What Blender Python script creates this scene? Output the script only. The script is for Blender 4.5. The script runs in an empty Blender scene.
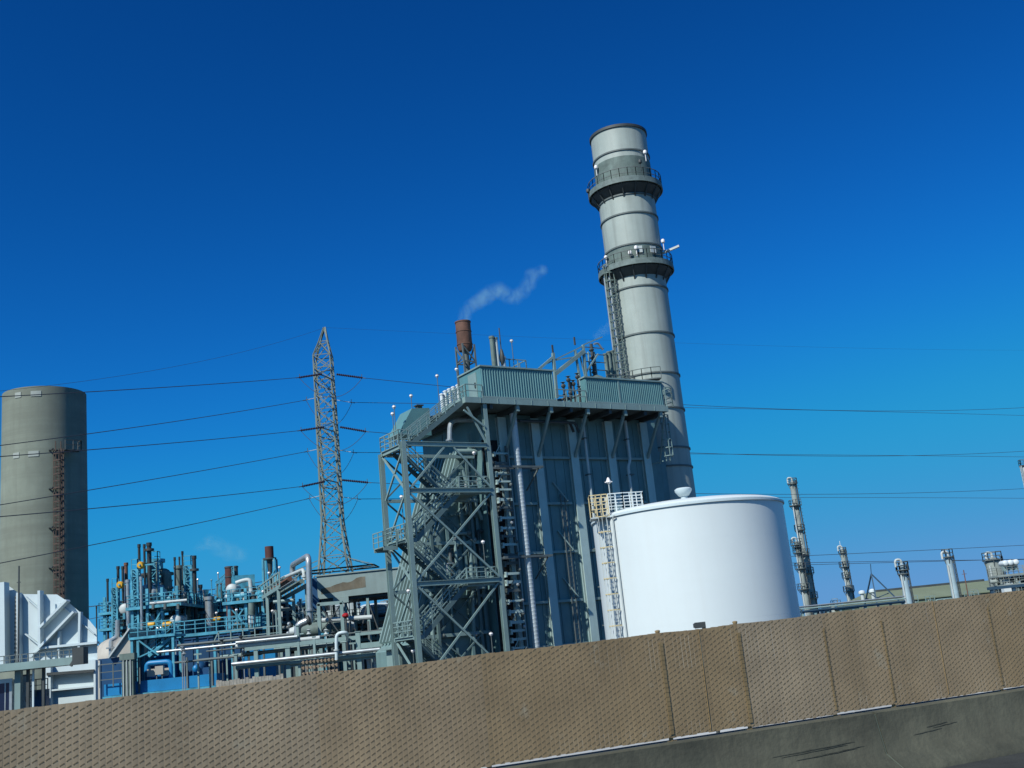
import bpy, math, random
import numpy as np
from mathutils import Vector, Matrix
rnd = random.Random(7)
SC = bpy.context.scene
COL = SC.collection
RAD = math.radians
Z = Vector((0, 0, 1))

# ------------------------------------------------------------------ camera geometry
FPX, CX, CY = 1100.0, 512.0, 384.0
PITCH, ROLL = RAD(13.74), RAD(5.8)
EYE = Vector((0, 0, 1.5))
_r0 = Vector((1, 0, 0)); _u0 = Vector((0, -math.sin(PITCH), math.cos(PITCH)))
FW = Vector((0, math.cos(PITCH), math.sin(PITCH)))
CR = math.cos(ROLL) * _r0 - math.sin(ROLL) * _u0
CU = math.sin(ROLL) * _r0 + math.cos(ROLL) * _u0

def at(px, py, y):
    """the point at distance y in front of the road whose bearing and height were read off the photograph"""
    d = FW + (px - CX) / FPX * CR + (CY - py) / FPX * CU
    return EYE + d * (y / d.y)

def pix(p):
    v = Vector(p) - EYE; w = v.dot(FW)
    return CX + FPX * v.dot(CR) / w, CY - FPX * v.dot(CU) / w

# ------------------------------------------------------------------ mesh helper
class MB:
    def __init__(self, xf=None):
        self.v, self.f, self.xf = [], [], xf
    def add(self, vs, fs):
        n = len(self.v)
        self.v += [Vector(p) for p in vs]
        self.f += [tuple(i + n for i in f) for f in fs]
        return self
    def bx(self, x0, x1, y0, y1, z0, z1):
        vs = [(x, y, z) for z in (z0, z1) for y in (y0, y1) for x in (x0, x1)]
        return self.add(vs, [(0, 2, 3, 1), (4, 5, 7, 6), (0, 1, 5, 4), (1, 3, 7, 5), (3, 2, 6, 7), (2, 0, 4, 6)])
    def bar(self, p, q, w, h=None, up=None):
        p, q = Vector(p), Vector(q); h = h or w
        d = (q - p)
        if d.length < 1e-6: return self
        d.normalize()
        up = Vector(up) if up else (Z if abs(d.z) < .95 else Vector((0, 1, 0)))
        a = d.cross(up); a.normalize(); b = a.cross(d)
        a *= w / 2; b *= h / 2
        vs = [c + i * a + j * b for c in (p, q) for i, j in ((-1, -1), (1, -1), (1, 1), (-1, 1))]
        return self.add(vs, [(0, 1, 2, 3), (7, 6, 5, 4), (0, 4, 5, 1), (1, 5, 6, 2), (2, 6, 7, 3), (3, 7, 4, 0)])
    def tube(self, p, q, r, r2=None, n=8):
        p, q = Vector(p), Vector(q); r2 = r if r2 is None else r2
        return self.sweep([p, q], [r, r2], n)
    def sweep(self, pts, rs, n=8):
        pts = [Vector(p) for p in pts]
        if not isinstance(rs, (list, tuple)): rs = [rs] * len(pts)
        vs, fs = [], []
        ref = None
        for i, p in enumerate(pts):
            t = (pts[min(i + 1, len(pts) - 1)] - pts[max(i - 1, 0)])
            if t.length < 1e-9: t = Vector((0, 0, 1))
            t.normalize()
            if ref is None: ref = Vector((1, 0, 0)) if abs(t.x) < .8 else Vector((0, 1, 0))
            a = ref - t * ref.dot(t); a.normalize(); ref = a; b = t.cross(a)
            for k in range(n):
                an = 2 * math.pi * k / n
                vs.append(p + rs[i] * (math.cos(an) * a + math.sin(an) * b))
        for i in range(len(pts) - 1):
            for k in range(n):
                k2 = (k + 1) % n
                fs.append((i * n + k, i * n + k2, (i + 1) * n + k2, (i + 1) * n + k))
        fs.append(tuple(reversed(range(n)))); m = (len(pts) - 1) * n
        fs.append(tuple(m + k for k in range(n)))
        return self.add(vs, fs)
    def pipe(self, pts, r, n=8, bend=None):
        """a pipe along pts with rounded elbows"""
        pts = [Vector(p) for p in pts]; bend = bend or 2.2 * r
        out = [pts[0]]
        for i in range(1, len(pts) - 1):
            a, b, c = pts[i - 1], pts[i], pts[i + 1]
            d1 = (a - b); d2 = (c - b)
            k = min(bend, d1.length * .45, d2.length * .45)
            d1.normalize(); d2.normalize()
            for t in (0, .25, .5, .75, 1):
                p1 = b + d1 * k * (1 - t); p2 = b + d2 * k * t
                out.append(p1.lerp(p2, t))
        out.append(pts[-1])
        return self.sweep(out, r, n)
    def lathe(self, prof, c=(0, 0, 0), n=24, closed=False):
        c = Vector(c); vs, fs = [], []; m = len(prof)
        for r, z in prof:
            for k in range(n):
                an = 2 * math.pi * k / n
                vs.append(c + Vector((r * math.cos(an), r * math.sin(an), z)))
        for i in range(m if closed else m - 1):
            j = (i + 1) % m
            for k in range(n):
                k2 = (k + 1) % n
                fs.append((i * n + k, i * n + k2, j * n + k2, j * n + k))
        if not closed:
            if prof[0][0] > 1e-4: fs.append(tuple(reversed(range(n))))
            if prof[-1][0] > 1e-4: fs.append(tuple((m - 1) * n + k for k in range(n)))
        return self.add(vs, fs)
    def band(self, c, z0, z1, r0, r1, n=32, a0=0, a1=2 * math.pi):
        """a flat ring or a ring sector of rectangular section"""
        c = Vector(c)
        if a1 - a0 > 6.28:
            return self.lathe([(r0, z0), (r1, z0), (r1, z1), (r0, z1)], c, n, True)
        vs, fs = [], []
        for k in range(n + 1):
            an = a0 + (a1 - a0) * k / n
            for r, z in ((r0, z0), (r1, z0), (r1, z1), (r0, z1)):
                vs.append(c + Vector((r * math.cos(an), r * math.sin(an), z)))
        for k in range(n):
            for i in range(4):
                j = (i + 1) % 4
                fs.append((k * 4 + i, k * 4 + j, (k + 1) * 4 + j, (k + 1) * 4 + i))
        fs.append((3, 2, 1, 0)); fs.append(tuple(n * 4 + i for i in range(4)))
        return self.add(vs, fs)
    def ball(self, c, r, n=10, sz=1.0):
        m = max(4, n // 2)
        prof = [(r * math.sin(math.pi * i / m), -r * sz * math.cos(math.pi * i / m)) for i in range(m + 1)]
        prof[0] = (1e-5, prof[0][1]); prof[-1] = (1e-5, prof[-1][1])
        return self.lathe(prof, c, n)
    def drum(self, p, q, r, n=20):
        """a horizontal vessel with dished ends"""
        p, q = Vector(p), Vector(q); d = (q - p).normalized()
        pts, rs = [], []
        for k in range(5):
            an = math.pi / 2 * k / 5
            pts.append(p - d * (r * .5 * math.cos(an))); rs.append(max(.02, r * math.sin(an)))
        pts += [p, q]; rs += [r, r]
        for k in range(4, -1, -1):
            an = math.pi / 2 * k / 5
            pts.append(q + d * (r * .5 * math.cos(an))); rs.append(max(.02, r * math.sin(an)))
        return self.sweep(pts, rs, n)
    def prism(self, poly, off):
        """a polygon in space extruded by a vector"""
        poly = [Vector(p) for p in poly]; off = Vector(off); n = len(poly)
        vs = poly + [p + off for p in poly]
        fs = [tuple(reversed(range(n))), tuple(n + i for i in range(n))]
        fs += [(i, (i + 1) % n, n + (i + 1) % n, n + i) for i in range(n)]
        return self.add(vs, fs)
    def rail(self, pts, h=1.1, w=.07, gap=1.4, mids=(.5,), toe=False):
        """handrail along points at deck level"""
        pts = [Vector(p) for p in pts]
        for a, b in zip(pts, pts[1:]):
            n = max(1, round((b - a).length / gap))
            for k in range(n + 1):
                p = a.lerp(b, k / n); self.bar(p, p + Z * h, w)
            self.bar(a + Z * h, b + Z * h, w)
            for m in mids: self.bar(a + Z * h * m, b + Z * h * m, w * .8)
            if toe: self.bar(a + Z * .1, b + Z * .1, w * .5, .2)
        return self
    def build(self, name, m, parent=None, sharp=35, recalc=False):
        vs = self.v
        if self.xf: vs = [self.xf(*p) for p in vs]
        me = bpy.data.meshes.new(name)
        me.from_pydata([tuple(p) for p in vs], [], self.f)
        me.validate()
        import bmesh
        bm = bmesh.new(); bm.from_mesh(me)
        bmesh.ops.recalc_face_normals(bm, faces=bm.faces)
        bm.to_mesh(me); bm.free()
        me.shade_smooth(); me.set_sharp_from_angle(angle=RAD(sharp))
        me.materials.append(m)
        o = bpy.data.objects.new(name, me); COL.objects.link(o)
        if parent:
            o.parent = parent
            r = parent
            inv = Matrix.Identity(4)
            chain = []
            while r: chain.append(r); r = r.parent
            w = Matrix.Identity(4)
            for c in reversed(chain): w = w @ (c.matrix_parent_inverse if c.parent else Matrix.Identity(4)) @ c.matrix_basis
            o.matrix_parent_inverse = w.inverted()
        return o

def tag(o, label, cat, group=None, kind=None):
    if label: o['label'] = label
    if cat: o['category'] = cat
    if group: o['group'] = group
    if kind: o['kind'] = kind
    return o

def thing(name, loc, label, cat, group=None, kind=None):
    o = bpy.data.objects.new(name, None); COL.objects.link(o)
    o.empty_display_size = .3
    o.location = Vector(loc)
    return tag(o, label, cat, group, kind)

def dup(root, loc, label=None, scale=None):
    """a copy of a thing, its parts and their sub-parts"""
    r = root.copy(); COL.objects.link(r); r.location = Vector(loc)
    if label: r['label'] = label
    if scale: r.scale = (scale,) * 3
    for ch in root.children:
        c = ch.copy(); COL.objects.link(c); c.parent = r
        for g in ch.children:
            d = g.copy(); COL.objects.link(d); d.parent = c
    return r

# ------------------------------------------------------------------ materials
def mat(name, col, rough=.6, metal=0.0, var=.12, scale=.6, streak=0.0, dirt=(.05, .04, .03), bump=0.0, rust=0.0, rustcol=(.16, .06, .025), fine=8.0, band=0.0, bandcol=(.1, .1, .1)):
    m = bpy.data.materials.new(name); m.use_nodes = True
    nt = m.node_tree; N = nt.nodes; L = nt.links
    bs = N['Principled BSDF']
    bs.inputs['Roughness'].default_value = rough
    bs.inputs['Metallic'].default_value = metal
    tc = N.new('ShaderNodeTexCoord')
    n1 = N.new('ShaderNodeTexNoise'); n1.inputs['Scale'].default_value = scale; n1.inputs['Detail'].default_value = 5; n1.inputs['Roughness'].default_value = .65
    L.new(tc.outputs['Object'], n1.inputs['Vector'])
    mr = N.new('ShaderNodeMapRange'); mr.inputs[1].default_value = .3; mr.inputs[2].default_value = .7
    mr.inputs[3].default_value = 1 - var; mr.inputs[4].default_value = 1 + var
    L.new(n1.outputs['Fac'], mr.inputs[0])
    mul = N.new('ShaderNodeVectorMath'); mul.operation = 'SCALE'; mul.inputs[0].default_value = col
    L.new(mr.outputs[0], mul.inputs['Scale'])
    cur = mul.outputs[0]
    def mixc(fac, c2):
        nonlocal cur
        mx = N.new('ShaderNodeMix'); mx.data_type = 'RGBA'
        L.new(fac, mx.inputs[0]); L.new(cur, mx.inputs[6]); mx.inputs[7].default_value = (*c2, 1)
        cur = mx.outputs[2]
    if streak > 0:
        mp = N.new('ShaderNodeMapping'); mp.inputs['Scale'].default_value = (1.6, 1.6, .07)
        L.new(tc.outputs['Object'], mp.inputs[0])
        n2 = N.new('ShaderNodeTexNoise'); n2.inputs['Scale'].default_value = 1.2; n2.inputs['Detail'].default_value = 6
        L.new(mp.outputs[0], n2.inputs['Vector'])
        r2 = N.new('ShaderNodeMapRange'); r2.inputs[1].default_value = .48; r2.inputs[2].default_value = .78; r2.inputs[3].default_value = 0; r2.inputs[4].default_value = streak
        L.new(n2.outputs['Fac'], r2.inputs[0]); mixc(r2.outputs[0], dirt)
    if band > 0:
        mp2 = N.new('ShaderNodeMapping'); mp2.inputs['Scale'].default_value = (.012, .012, .5)
        L.new(tc.outputs['Object'], mp2.inputs[0])
        n5 = N.new('ShaderNodeTexNoise'); n5.inputs['Scale'].default_value = 1.0; n5.inputs['Detail'].default_value = 4; n5.inputs['Roughness'].default_value = .7
        L.new(mp2.outputs[0], n5.inputs['Vector'])
        r5 = N.new('ShaderNodeMapRange'); r5.inputs[1].default_value = .42; r5.inputs[2].default_value = .68; r5.inputs[3].default_value = 0; r5.inputs[4].default_value = band
        L.new(n5.outputs['Fac'], r5.inputs[0]); mixc(r5.outputs[0], bandcol)
    if rust > 0:
        n3 = N.new('ShaderNodeTexNoise'); n3.inputs['Scale'].default_value = scale * 1.7; n3.inputs['Detail'].default_value = 8; n3.inputs['Roughness'].default_value = .7
        L.new(tc.outputs['Object'], n3.inputs['Vector'])
        r3 = N.new('ShaderNodeMapRange'); r3.inputs[1].default_value = .62 - rust * .25; r3.inputs[2].default_value = .72 - rust * .2
        L.new(n3.outputs['Fac'], r3.inputs[0]); mixc(r3.outputs[0], rustcol)
    L.new(cur, bs.inputs['Base Color'])
    if bump > 0:
        n4 = N.new('ShaderNodeTexNoise'); n4.inputs['Scale'].default_value = fine; n4.inputs['Detail'].default_value = 6
        L.new(tc.outputs['Object'], n4.inputs['Vector'])
        b = N.new('ShaderNodeBump'); b.inputs['Strength'].default_value = bump; b.inputs['Distance'].default_value = .05
        L.new(n4.outputs['Fac'], b.inputs['Height']); L.new(b.outputs[0], bs.inputs['Normal'])
    return m

M = {}
M['green'] = mat('grey_green_paint', (.215, .315, .30), .5, var=.12, streak=.25, dirt=(.10, .13, .12))
M['palecol'] = mat('pale_column_paint', (.42, .56, .53), .5, var=.10, streak=.25, dirt=(.2, .3, .29))
M['ventdark'] = mat('dark_vent_steel', (.02, .03, .034), .6, var=.3)
M['flight'] = mat('stair_shaded_paint', (.10, .16, .16), .55, var=.2)  # grey green darkened: shade on the stairs put into the colour
M['patch'] = mat('pale_concrete_patch', (.34, .38, .34), .7)
M['black'] = mat('black_gap_panel', (.008, .01, .011), .8)  # near-black sheet for the dark gap behind the rungs
M['ductwall'] = mat('duct_wall_shaded_paint', (.155, .255, .25), .55, var=.15, streak=.35, dirt=(.08, .12, .12))  # darker copy of the green, shade inside the stair tower painted in
M['jacket'] = mat('spiral_pipe_jacket', (.46, .53, .55), .42, metal=.15, var=.1)
M['casing'] = mat('boiler_casing_paint', (.13, .24, .245), .5, var=.14, streak=.4, dirt=(.07, .11, .12))
M['clad'] = mat('teal_cladding_paint', (.105, .245, .255), .45, var=.08, streak=.2, dirt=(.10, .14, .14))
M['stackpaint'] = mat('stack_paint', (.345, .40, .36), .55, var=.10, scale=.35, streak=.5, dirt=(.17, .19, .17))
M['ringgreen'] = mat('ring_platform_paint', (.15, .20, .185), .65, var=.3, scale=1.5, streak=.4, dirt=(.06, .08, .075))
M['weathered'] = mat('weathered_stack_paint', (.125, .175, .155), .7, var=.35, scale=1.1, streak=.5, dirt=(.06, .09, .085))
M['dark'] = mat('dark_steel', (.05, .06, .06), .6, var=.3)
M['grid'] = mat('grating_steel', (.11, .135, .13), .6, var=.25)
M['galv'] = mat('galvanised_steel', (.42, .46, .46), .35, metal=.55, var=.15, scale=2)
M['rust'] = mat('rusty_plate', (.15, .075, .05), .8, var=.35, scale=1.4, streak=.5, dirt=(.05, .03, .025), bump=.2)
M['oldrust'] = mat('old_brown_ladder_paint', (.075, .05, .04), .8, var=.3)
M['maroon'] = mat('maroon_brown_plate', (.085, .03, .025), .8, var=.35, scale=1.4)
M['white'] = mat('white_paint', (.66, .73, .72), .42, var=.025, scale=.3, streak=.10, dirt=(.55, .54, .50))
M['duct'] = mat('white_duct_paint', (.56, .66, .67), .5, var=.05, scale=.5, streak=.25, dirt=(.45, .47, .46))
M['yellow'] = mat('faded_yellow_paint', (.60, .50, .27), .6, var=.2, scale=2)
M['lemon'] = mat('yellow_valve_paint', (.66, .36, .02), .5, var=.12, scale=2)
M['cyan'] = mat('pale_teal_paint', (.07, .32, .43), .5, var=.4, scale=1.2, streak=.5, dirt=(.05, .14, .15))
M['blue'] = mat('strong_blue_paint', (.008, .19, .42), .45, var=.15)
M['navy'] = mat('dark_blue_panel', (.005, .055, .14), .5, var=.2)
M['shade'] = mat('dark_gap_fill', (.03, .045, .05), .7, var=.3)  # stands in for the dark between the pipe structures
M['beige'] = mat('beige_plate', (.42, .40, .34), .6, var=.1, streak=.3, dirt=(.2, .19, .16))
M['concrete'] = mat('silo_concrete', (.21, .24, .19), .85, var=.16, scale=.25, band=.7, bandcol=(.15, .165, .13), streak=.35, dirt=(.12, .125, .10), bump=.15, fine=2)
M['olive'] = mat('olive_sheet_roof', (.17, .205, .13), .7, var=.1, scale=.2, streak=.15, dirt=(.1, .11, .08))
M['lattice'] = mat('weathered_lattice_steel', (.165, .20, .165), .6, var=.2)
M['insul'] = mat('dark_insulator', (.03, .022, .04), .4)
M['wire'] = mat('aluminium_cable', (.06, .065, .075), .6)
M['board'] = mat('weathered_board', (.30, .285, .24), .85, var=.35, scale=2.5)
M['brownclad'] = mat('brown_slat_board', (.25, .19, .13), .8, var=.3, scale=3)
M['greybox'] = mat('grey_sheet_cladding', (.22, .30, .29), .6, var=.12, scale=.4, streak=.3, dirt=(.13, .16, .15))
M['stain'] = mat('brown_stained_sheet', (.13, .115, .08), .75, var=.35, scale=.8, streak=.4, dirt=(.22, .27, .25))
M['red'] = mat('red_paint', (.35, .012, .015), .5)
M['globe'] = mat('white_lamp_glass', (.80, .78, .76), .3, var=.02)
M['silver'] = mat('aluminium_jacket', (.44, .49, .50), .45, metal=.35, var=.1, scale=1)
M['glassdark'] = mat('dark_window_glass', (.01, .02, .05), .1)
M['palegrey'] = mat('pale_grey_paint', (.48, .53, .51), .5, var=.1, streak=.2, dirt=(.25, .28, .27))
M['_s'] = mat('tan_privacy_slat', (.43, .335, .215), .6, var=.16, scale=1.1, streak=.4, dirt=(.30, .215, .125), fine=20)
M['post'] = mat('brown_fence_post', (.26, .185, .085), .6, var=.2, scale=3)
M['meshwire'] = mat('brown_mesh_wire', (.17, .13, .07), .6)
M['barrier'] = mat('barrier_concrete', (.076, .077, .053), .9, var=.35, scale=1.3, streak=.7, dirt=(.028, .034, .024), bump=.25, fine=14)
SUN_S = 4.8
SKY_STRENGTH = .10
#          pre    pow  mult cap  soft
SKY_CH = ((.045, 2.0, 1.0, .30, .1), (.090, 1.6, 1.30, .32, .2), (.125, 1.5, 1.2, .64, .3))
# ------------------------------------------------------------------ camera, sun, sky
cam = bpy.data.cameras.new('camera'); co = bpy.data.objects.new('camera', cam); COL.objects.link(co)
co.matrix_world = Matrix(((CR.x, CU.x, -FW.x, EYE.x), (CR.y, CU.y, -FW.y, EYE.y), (CR.z, CU.z, -FW.z, EYE.z), (0, 0, 0, 1)))
cam.sensor_width = 36; cam.lens = FPX / 1024 * 36; cam.clip_end = 6000; cam.clip_start = .05
SC.camera = co
SUN_A, SUN_E = 36.0, 44.5                       # azimuth left of «straight behind», elevation
sd = Vector((-math.sin(RAD(SUN_A)) * math.cos(RAD(SUN_E)), -math.cos(RAD(SUN_A)) * math.cos(RAD(SUN_E)), math.sin(RAD(SUN_E))))
sl = bpy.data.lights.new('sun', 'SUN'); sl.energy = SUN_S; sl.angle = RAD(.53); sl.color = (1, .985, .935)
so = bpy.data.objects.new('sun', sl); COL.objects.link(so)
so.rotation_euler = sd.to_track_quat('Z', 'Y').to_euler(); so.location = (-40, -40, 60)
w = bpy.data.worlds.new('World'); SC.world = w; w.use_nodes = True
nt = w.node_tree; bg = nt.nodes['Background']
sky = nt.nodes.new('ShaderNodeTexSky'); sky.sky_type = 'NISHITA'; sky.sun_disc = False
sky.sun_elevation = RAD(SUN_E)
sky.sun_rotation = math.atan2(sd.x, sd.y)
sky.air_density = 1.0; sky.dust_density = .35; sky.ozone_density = 2.5; sky.altitude = 0
sep = nt.nodes.new('ShaderNodeSeparateColor'); cmb = nt.nodes.new('ShaderNodeCombineColor')
nt.links.new(sky.outputs[0], sep.inputs[0])
for i, (pre, pw, k, cap, soft) in enumerate(SKY_CH):       # deepen the clear polarised blue channel by channel
    prev = sep.outputs[i]
    for op, val in (('MULTIPLY', pre), ('POWER', pw), ('MULTIPLY', k)):
        m_ = nt.nodes.new('ShaderNodeMath'); m_.operation = op; nt.links.new(prev, m_.inputs[0]); m_.inputs[1].default_value = val; prev = m_.outputs[0]
    m_ = nt.nodes.new('ShaderNodeMath'); m_.operation = 'SMOOTH_MIN'; nt.links.new(prev, m_.inputs[0]); m_.inputs[1].default_value = cap; m_.inputs[2].default_value = soft
    m2 = nt.nodes.new('ShaderNodeMath'); m2.operation = 'MULTIPLY'; nt.links.new(m_.outputs[0], m2.inputs[0]); m2.inputs[1].default_value = 1 / SKY_STRENGTH
    nt.links.new(m2.outputs[0], cmb.inputs[i])
nt.links.new(cmb.outputs[0], bg.inputs[0])
bg.inputs[1].default_value = SKY_STRENGTH
SC.view_settings.view_transform = 'Standard'; SC.view_settings.look = 'None'; SC.view_settings.exposure = 0; SC.view_settings.gamma = 1
SC.view_settings.use_curve_mapping = False
SC.cycles.max_bounces = 5; SC.cycles.diffuse_bounces = 1; SC.cycles.glossy_bounces = 2; SC.cycles.volume_bounces = 3
SC.cycles.use_denoising = True

# ------------------------------------------------------------------ the fence line along the road
FA = at(500, 764, 8.7); FB = at(1000, 688.5, 11.5)
ZB = .64
def onz(px, py, z):
    d = FW + (px - CX) / FPX * CR + (CY - py) / FPX * CU
    return EYE + d * ((z - 1.5) / d.z)
FA = onz(500, 764, ZB); FB = onz(1000, 688.5, ZB)
FD = (FB - FA); FD.z = 0; FD.normalize()
FN = Vector((FD.y, -FD.x, 0))                   # towards the road
def fl(a, t, z): return Vector((FA.x, FA.y, 0)) + FD * a + FN * t + Z * z
# where a given column of the photograph meets the fence line
def fence_a(px, py=700):
    d = FW + (px - CX) / FPX * CR + (CY - py) / FPX * CU
    k = (FA - EYE).dot(FN) / d.dot(FN)
    return (EYE + d * k - Vector((FA.x, FA.y, 0))).dot(FD)
def fence_top(a):
    return 1.53 + .0165 * a

# ground, yard, road
gmt = mat('gravel_ground', (.065, .065, .058), .95, var=.3, scale=.08, bump=.3, fine=3)
g = MB(); g.add([(-2500, -600, -.12), (2500, -600, -.12), (2500, 4000, -.12), (-2500, 4000, -.12)], [(0, 1, 2, 3)])
tag(g.build('ground', gmt), None, None, kind='structure')
asph = mat('road_asphalt', (.030, .034, .032), .85, var=.3, scale=2.5, bump=.5, fine=60)
r = MB(xf=fl); r.bx(-260, 260, .02, 15, -.3, .045)
tag(r.build('road', asph), None, None, kind='structure')
ym = mat('yard_concrete', (.42, .43, .40), .9, var=.2, scale=.3)
y_ = MB(xf=fl); y_.bx(-120, 120, -9, -.42, -.2, -.02)
tag(y_.build('yard', ym), None, None, kind='structure')
lm = mat('road_line_paint', (.55, .55, .5), .7, var=.3, scale=3)
ln = MB(xf=fl); ln.bx(-120, 120, 2.3, 2.42, -.05, .049)
tag(ln.build('road_edge_line', lm), None, None, kind='structure')

# concrete barrier: two poured lengths meeting at a joint
def barrier(a0, a1, label):
    prof = [(.42, 0.0), (.41, .085), (.20, .225), (.13, .60), (.10, .61), (-.16, .61), (-.18, .6), (-.30, .25), (-.42, 0)]
    b = MB(xf=fl); n = max(2, int((a1 - a0) / .6)); vs, fs = [], []
    rr = random.Random(3)
    for i in range(n + 1):
        a = a0 + (a1 - a0) * i / n
        for t, z in prof:
            j = .002 if 0 < i < n and z > .05 else 0
            vs.append((a, t + rr.uniform(-j, j), z + rr.uniform(-j, j)))
    m = len(prof)
    for i in range(n):
        for k in range(m - 1):
            fs.append((i * m + k, (i + 1) * m + k, (i + 1) * m + k + 1, i * m + k + 1))
    fs.append(tuple(range(m))); fs.append(tuple(n * m + k for k in reversed(range(m))))
    b.add(vs, fs)
    fa = fl(a0 + 1, 0, 0)
    t = thing('concrete_barrier', (fa.x, fa.y, 0), label, 'barrier', 'concrete road barrier lengths')
    b.build('barrier_body', M['barrier'], t, sharp=50)
    return t
JA = fence_a(868, 730)
b1 = barrier(-16, JA - .015, 'grey stained concrete road barrier under the tan fence, left of the joint')
b2 = barrier(JA + .015, 30, 'grey stained concrete road barrier under the tan fence, right of the joint')
M['joint'] = mat('joint_sealant', (.085, .10, .075), .9, var=.2)
js = MB(xf=fl); js.prism([(JA - .007, .128, .59), (JA - .007, .198, .225), (JA - .007, .385, .10), (JA - .007, .36, .10), (JA - .007, .15, .22), (JA - .007, .05, .59)], (.014, 0, 0))
js.build('joint_strip', M['joint'], b2)
# black tyre scuffs on the barrier face
sm = mat('tyre_scuff', (.050, .053, .038), .9, var=.5, scale=14)
def face_t(z): return .13 + (.60 - z) / (.60 - .225) * .07 if z > .225 else .20 + (.225 - z) / .14 * .21
for bb, a, z, l, hh in ((b1, JA - 1.35, .36, 1.0, .006), (b1, JA - 1.25, .345, .8, .005), (b1, JA - 1.1, .30, .75, .007), (b1, JA - .75, .31, .5, .004), (b2, JA + .6, .40, .3, .007), (b2, JA + .68, .385, .35, .005), (b2, JA + .4, .35, .4, .005)):
    k = 18; sc_ = MB(xf=fl); rr_ = random.Random(int(a * 100)); vs = []; fs = []
    for i in range(k + 1):
        f = i / k; u0 = a + l * f; h0 = .6 * hh * (math.sin(math.pi * f) ** .6) * rr_.uniform(.4, 1.15) + .0012; zz = z + .018 * f + .0012 * math.sin(i * .9)
        vs += [(u0, face_t(zz - h0) + .0035, zz - h0), (u0, face_t(zz + h0) + .0035, zz + h0)]
    fs = [(2 * i, 2 * i + 2, 2 * i + 3, 2 * i + 1) for i in range(k)]
    sc_.add(vs, fs); sc_.build('tyre_scuff', sm, bb)

# the slatted chain-link fence on top of it
fence = thing('slat_fence', fl(0, 0, .61), 'long tan chain link fence with woven privacy slats standing on the concrete barrier', 'fence')
posts_px = [-60, 60, 180, 300, 430, 487, 668, 748, 835, 893, 1003]
POST_A = [-9.2, -7.0] + [fence_a(x) for x in (-25, 150, 318, 485, 668, 748, 835, 895, 1006)] + [10.0, 13.0, 16.0, 19.0]
POST_A = sorted(POST_A)
PITCH_S = .043; ROW = .047
rr = random.Random(11)
def slat_color_mat(i, base):
    return mat('tan_slat_%s' % 'abcdef'[i], base, .6, var=.22, scale=1.6, streak=.6, dirt=(.22, .155, .075), fine=20, rust=.12, rustcol=(.39, .33, .22))
SL = [slat_color_mat(0, (.365, .27, .155)), slat_color_mat(1, (.375, .29, .18)), slat_color_mat(2, (.35, .25, .13))]
for bi, (a0, a1) in enumerate(zip(POST_A, POST_A[1:])):
    far = a0 > 9.5
    p = MB(xf=fl); wv = MB(xf=fl)
    n = int((a1 - a0) / PITCH_S); pit = (a1 - a0) / n
    sag = rr.uniform(0, .02)
    lift = rr.uniform(.018, .034)
    for i in range(n):
        a = a0 + (i + .5) * pit
        ztop = fence_top(a) + rr.uniform(-.002, .002) - sag * math.sin(math.pi * (i + .5) / n)
        zb = .61 + lift + rr.uniform(-.004, .004)
        w2 = pit * .498; dt = rr.uniform(-.0003, .0003); tilt = rr.uniform(-.0005, .0005)
        rows = int((ztop - zb) / ROW)
        ph = .5 * ROW * (i % 2)
        vs, fs = [], []
        segs = rows * 2 if not far else 2
        for k in range(segs + 1):
            z = zb + (ztop - zb) * k / segs
            wob = .0004 * math.sin(2 * math.pi * (z - zb + ph) / ROW) if not far else 0
            vs += [(a - w2, -.0034 + dt + tilt, z), (a, -.0022 + dt + wob, z), (a + w2, -.0034 + dt - tilt, z)]
        for k in range(segs):
            b0, b1_ = k * 3, k * 3 + 3
            fs += [(b0, b0 + 1, b1_ + 1, b1_), (b0 + 1, b0 + 2, b1_ + 2, b1_ + 1)]
        p.add(vs, fs)
        if not far:
            for k in range(rows + 1):
                z = zb + ph * 0 + ((i * .5) % 1) * ROW + k * ROW
                if z + ROW * .5 > ztop: continue
                wv.bar((a - pit * .34, -.0022, z + ROW * .05), (a + pit * .34, -.0022, z + ROW * .42), .0016, .0078)
    o = p.build('slat_panel', SL[(bi * 2 + (bi // 3)) % 3], fence, sharp=80)
    if wv.v: wv.build('mesh_wire', M['meshwire'], o)
for a in POST_A:
    p = MB(xf=fl)
    zt = fence_top(a) + .018
    px_ = pix(fl(a, 0, 1.2))[0]; big = 640 < px_ < 800; R_ = .021 if big else .017
    tt = .024 if px_ > 600 else -.03
    if not big: zt -= .055
    p.tube((a, -.03, .60), (a, -.03, zt), .02, n=10)
    p.lathe([(.02, -.012), (.024, -.009), (.024, .003), (.008, .008)], (a, -.03, zt), 10)
    p.bx(a - .05, a + .05, -.08, -.01, .606, .616)
    if px_ > 600:                                          # lacing strip that ties the mesh to the post
        w_ = .019 if big else .011
        for k in range(20):
            z0 = .67 + (zt - .10 - .67) * k / 20; z1 = .67 + (zt - .10 - .67) * (k + 1) / 20; o_ = .0015 * math.sin(k * 2.1)
            p.bx(a - w_ + o_, a + w_ + o_, .0015, .0045, z0, z1 - .004)
    p.build('fence_post', M['post'], fence)
for px in (707, 950):
    a = fence_a(px); p = MB(xf=fl); p.bar((a, .001, .66), (a + .01, .001, fence_top(a) - .01), .002, .006)
    p.build('tension_bar', M['post'], fence)
tr = MB(xf=fl); tr.tube((POST_A[0], -.024, fence_top(POST_A[0]) - .03), (POST_A[-1], -.024, fence_top(POST_A[-1]) - .03), .018, n=8)
tr.build('top_rail', M['post'], fence)

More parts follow.
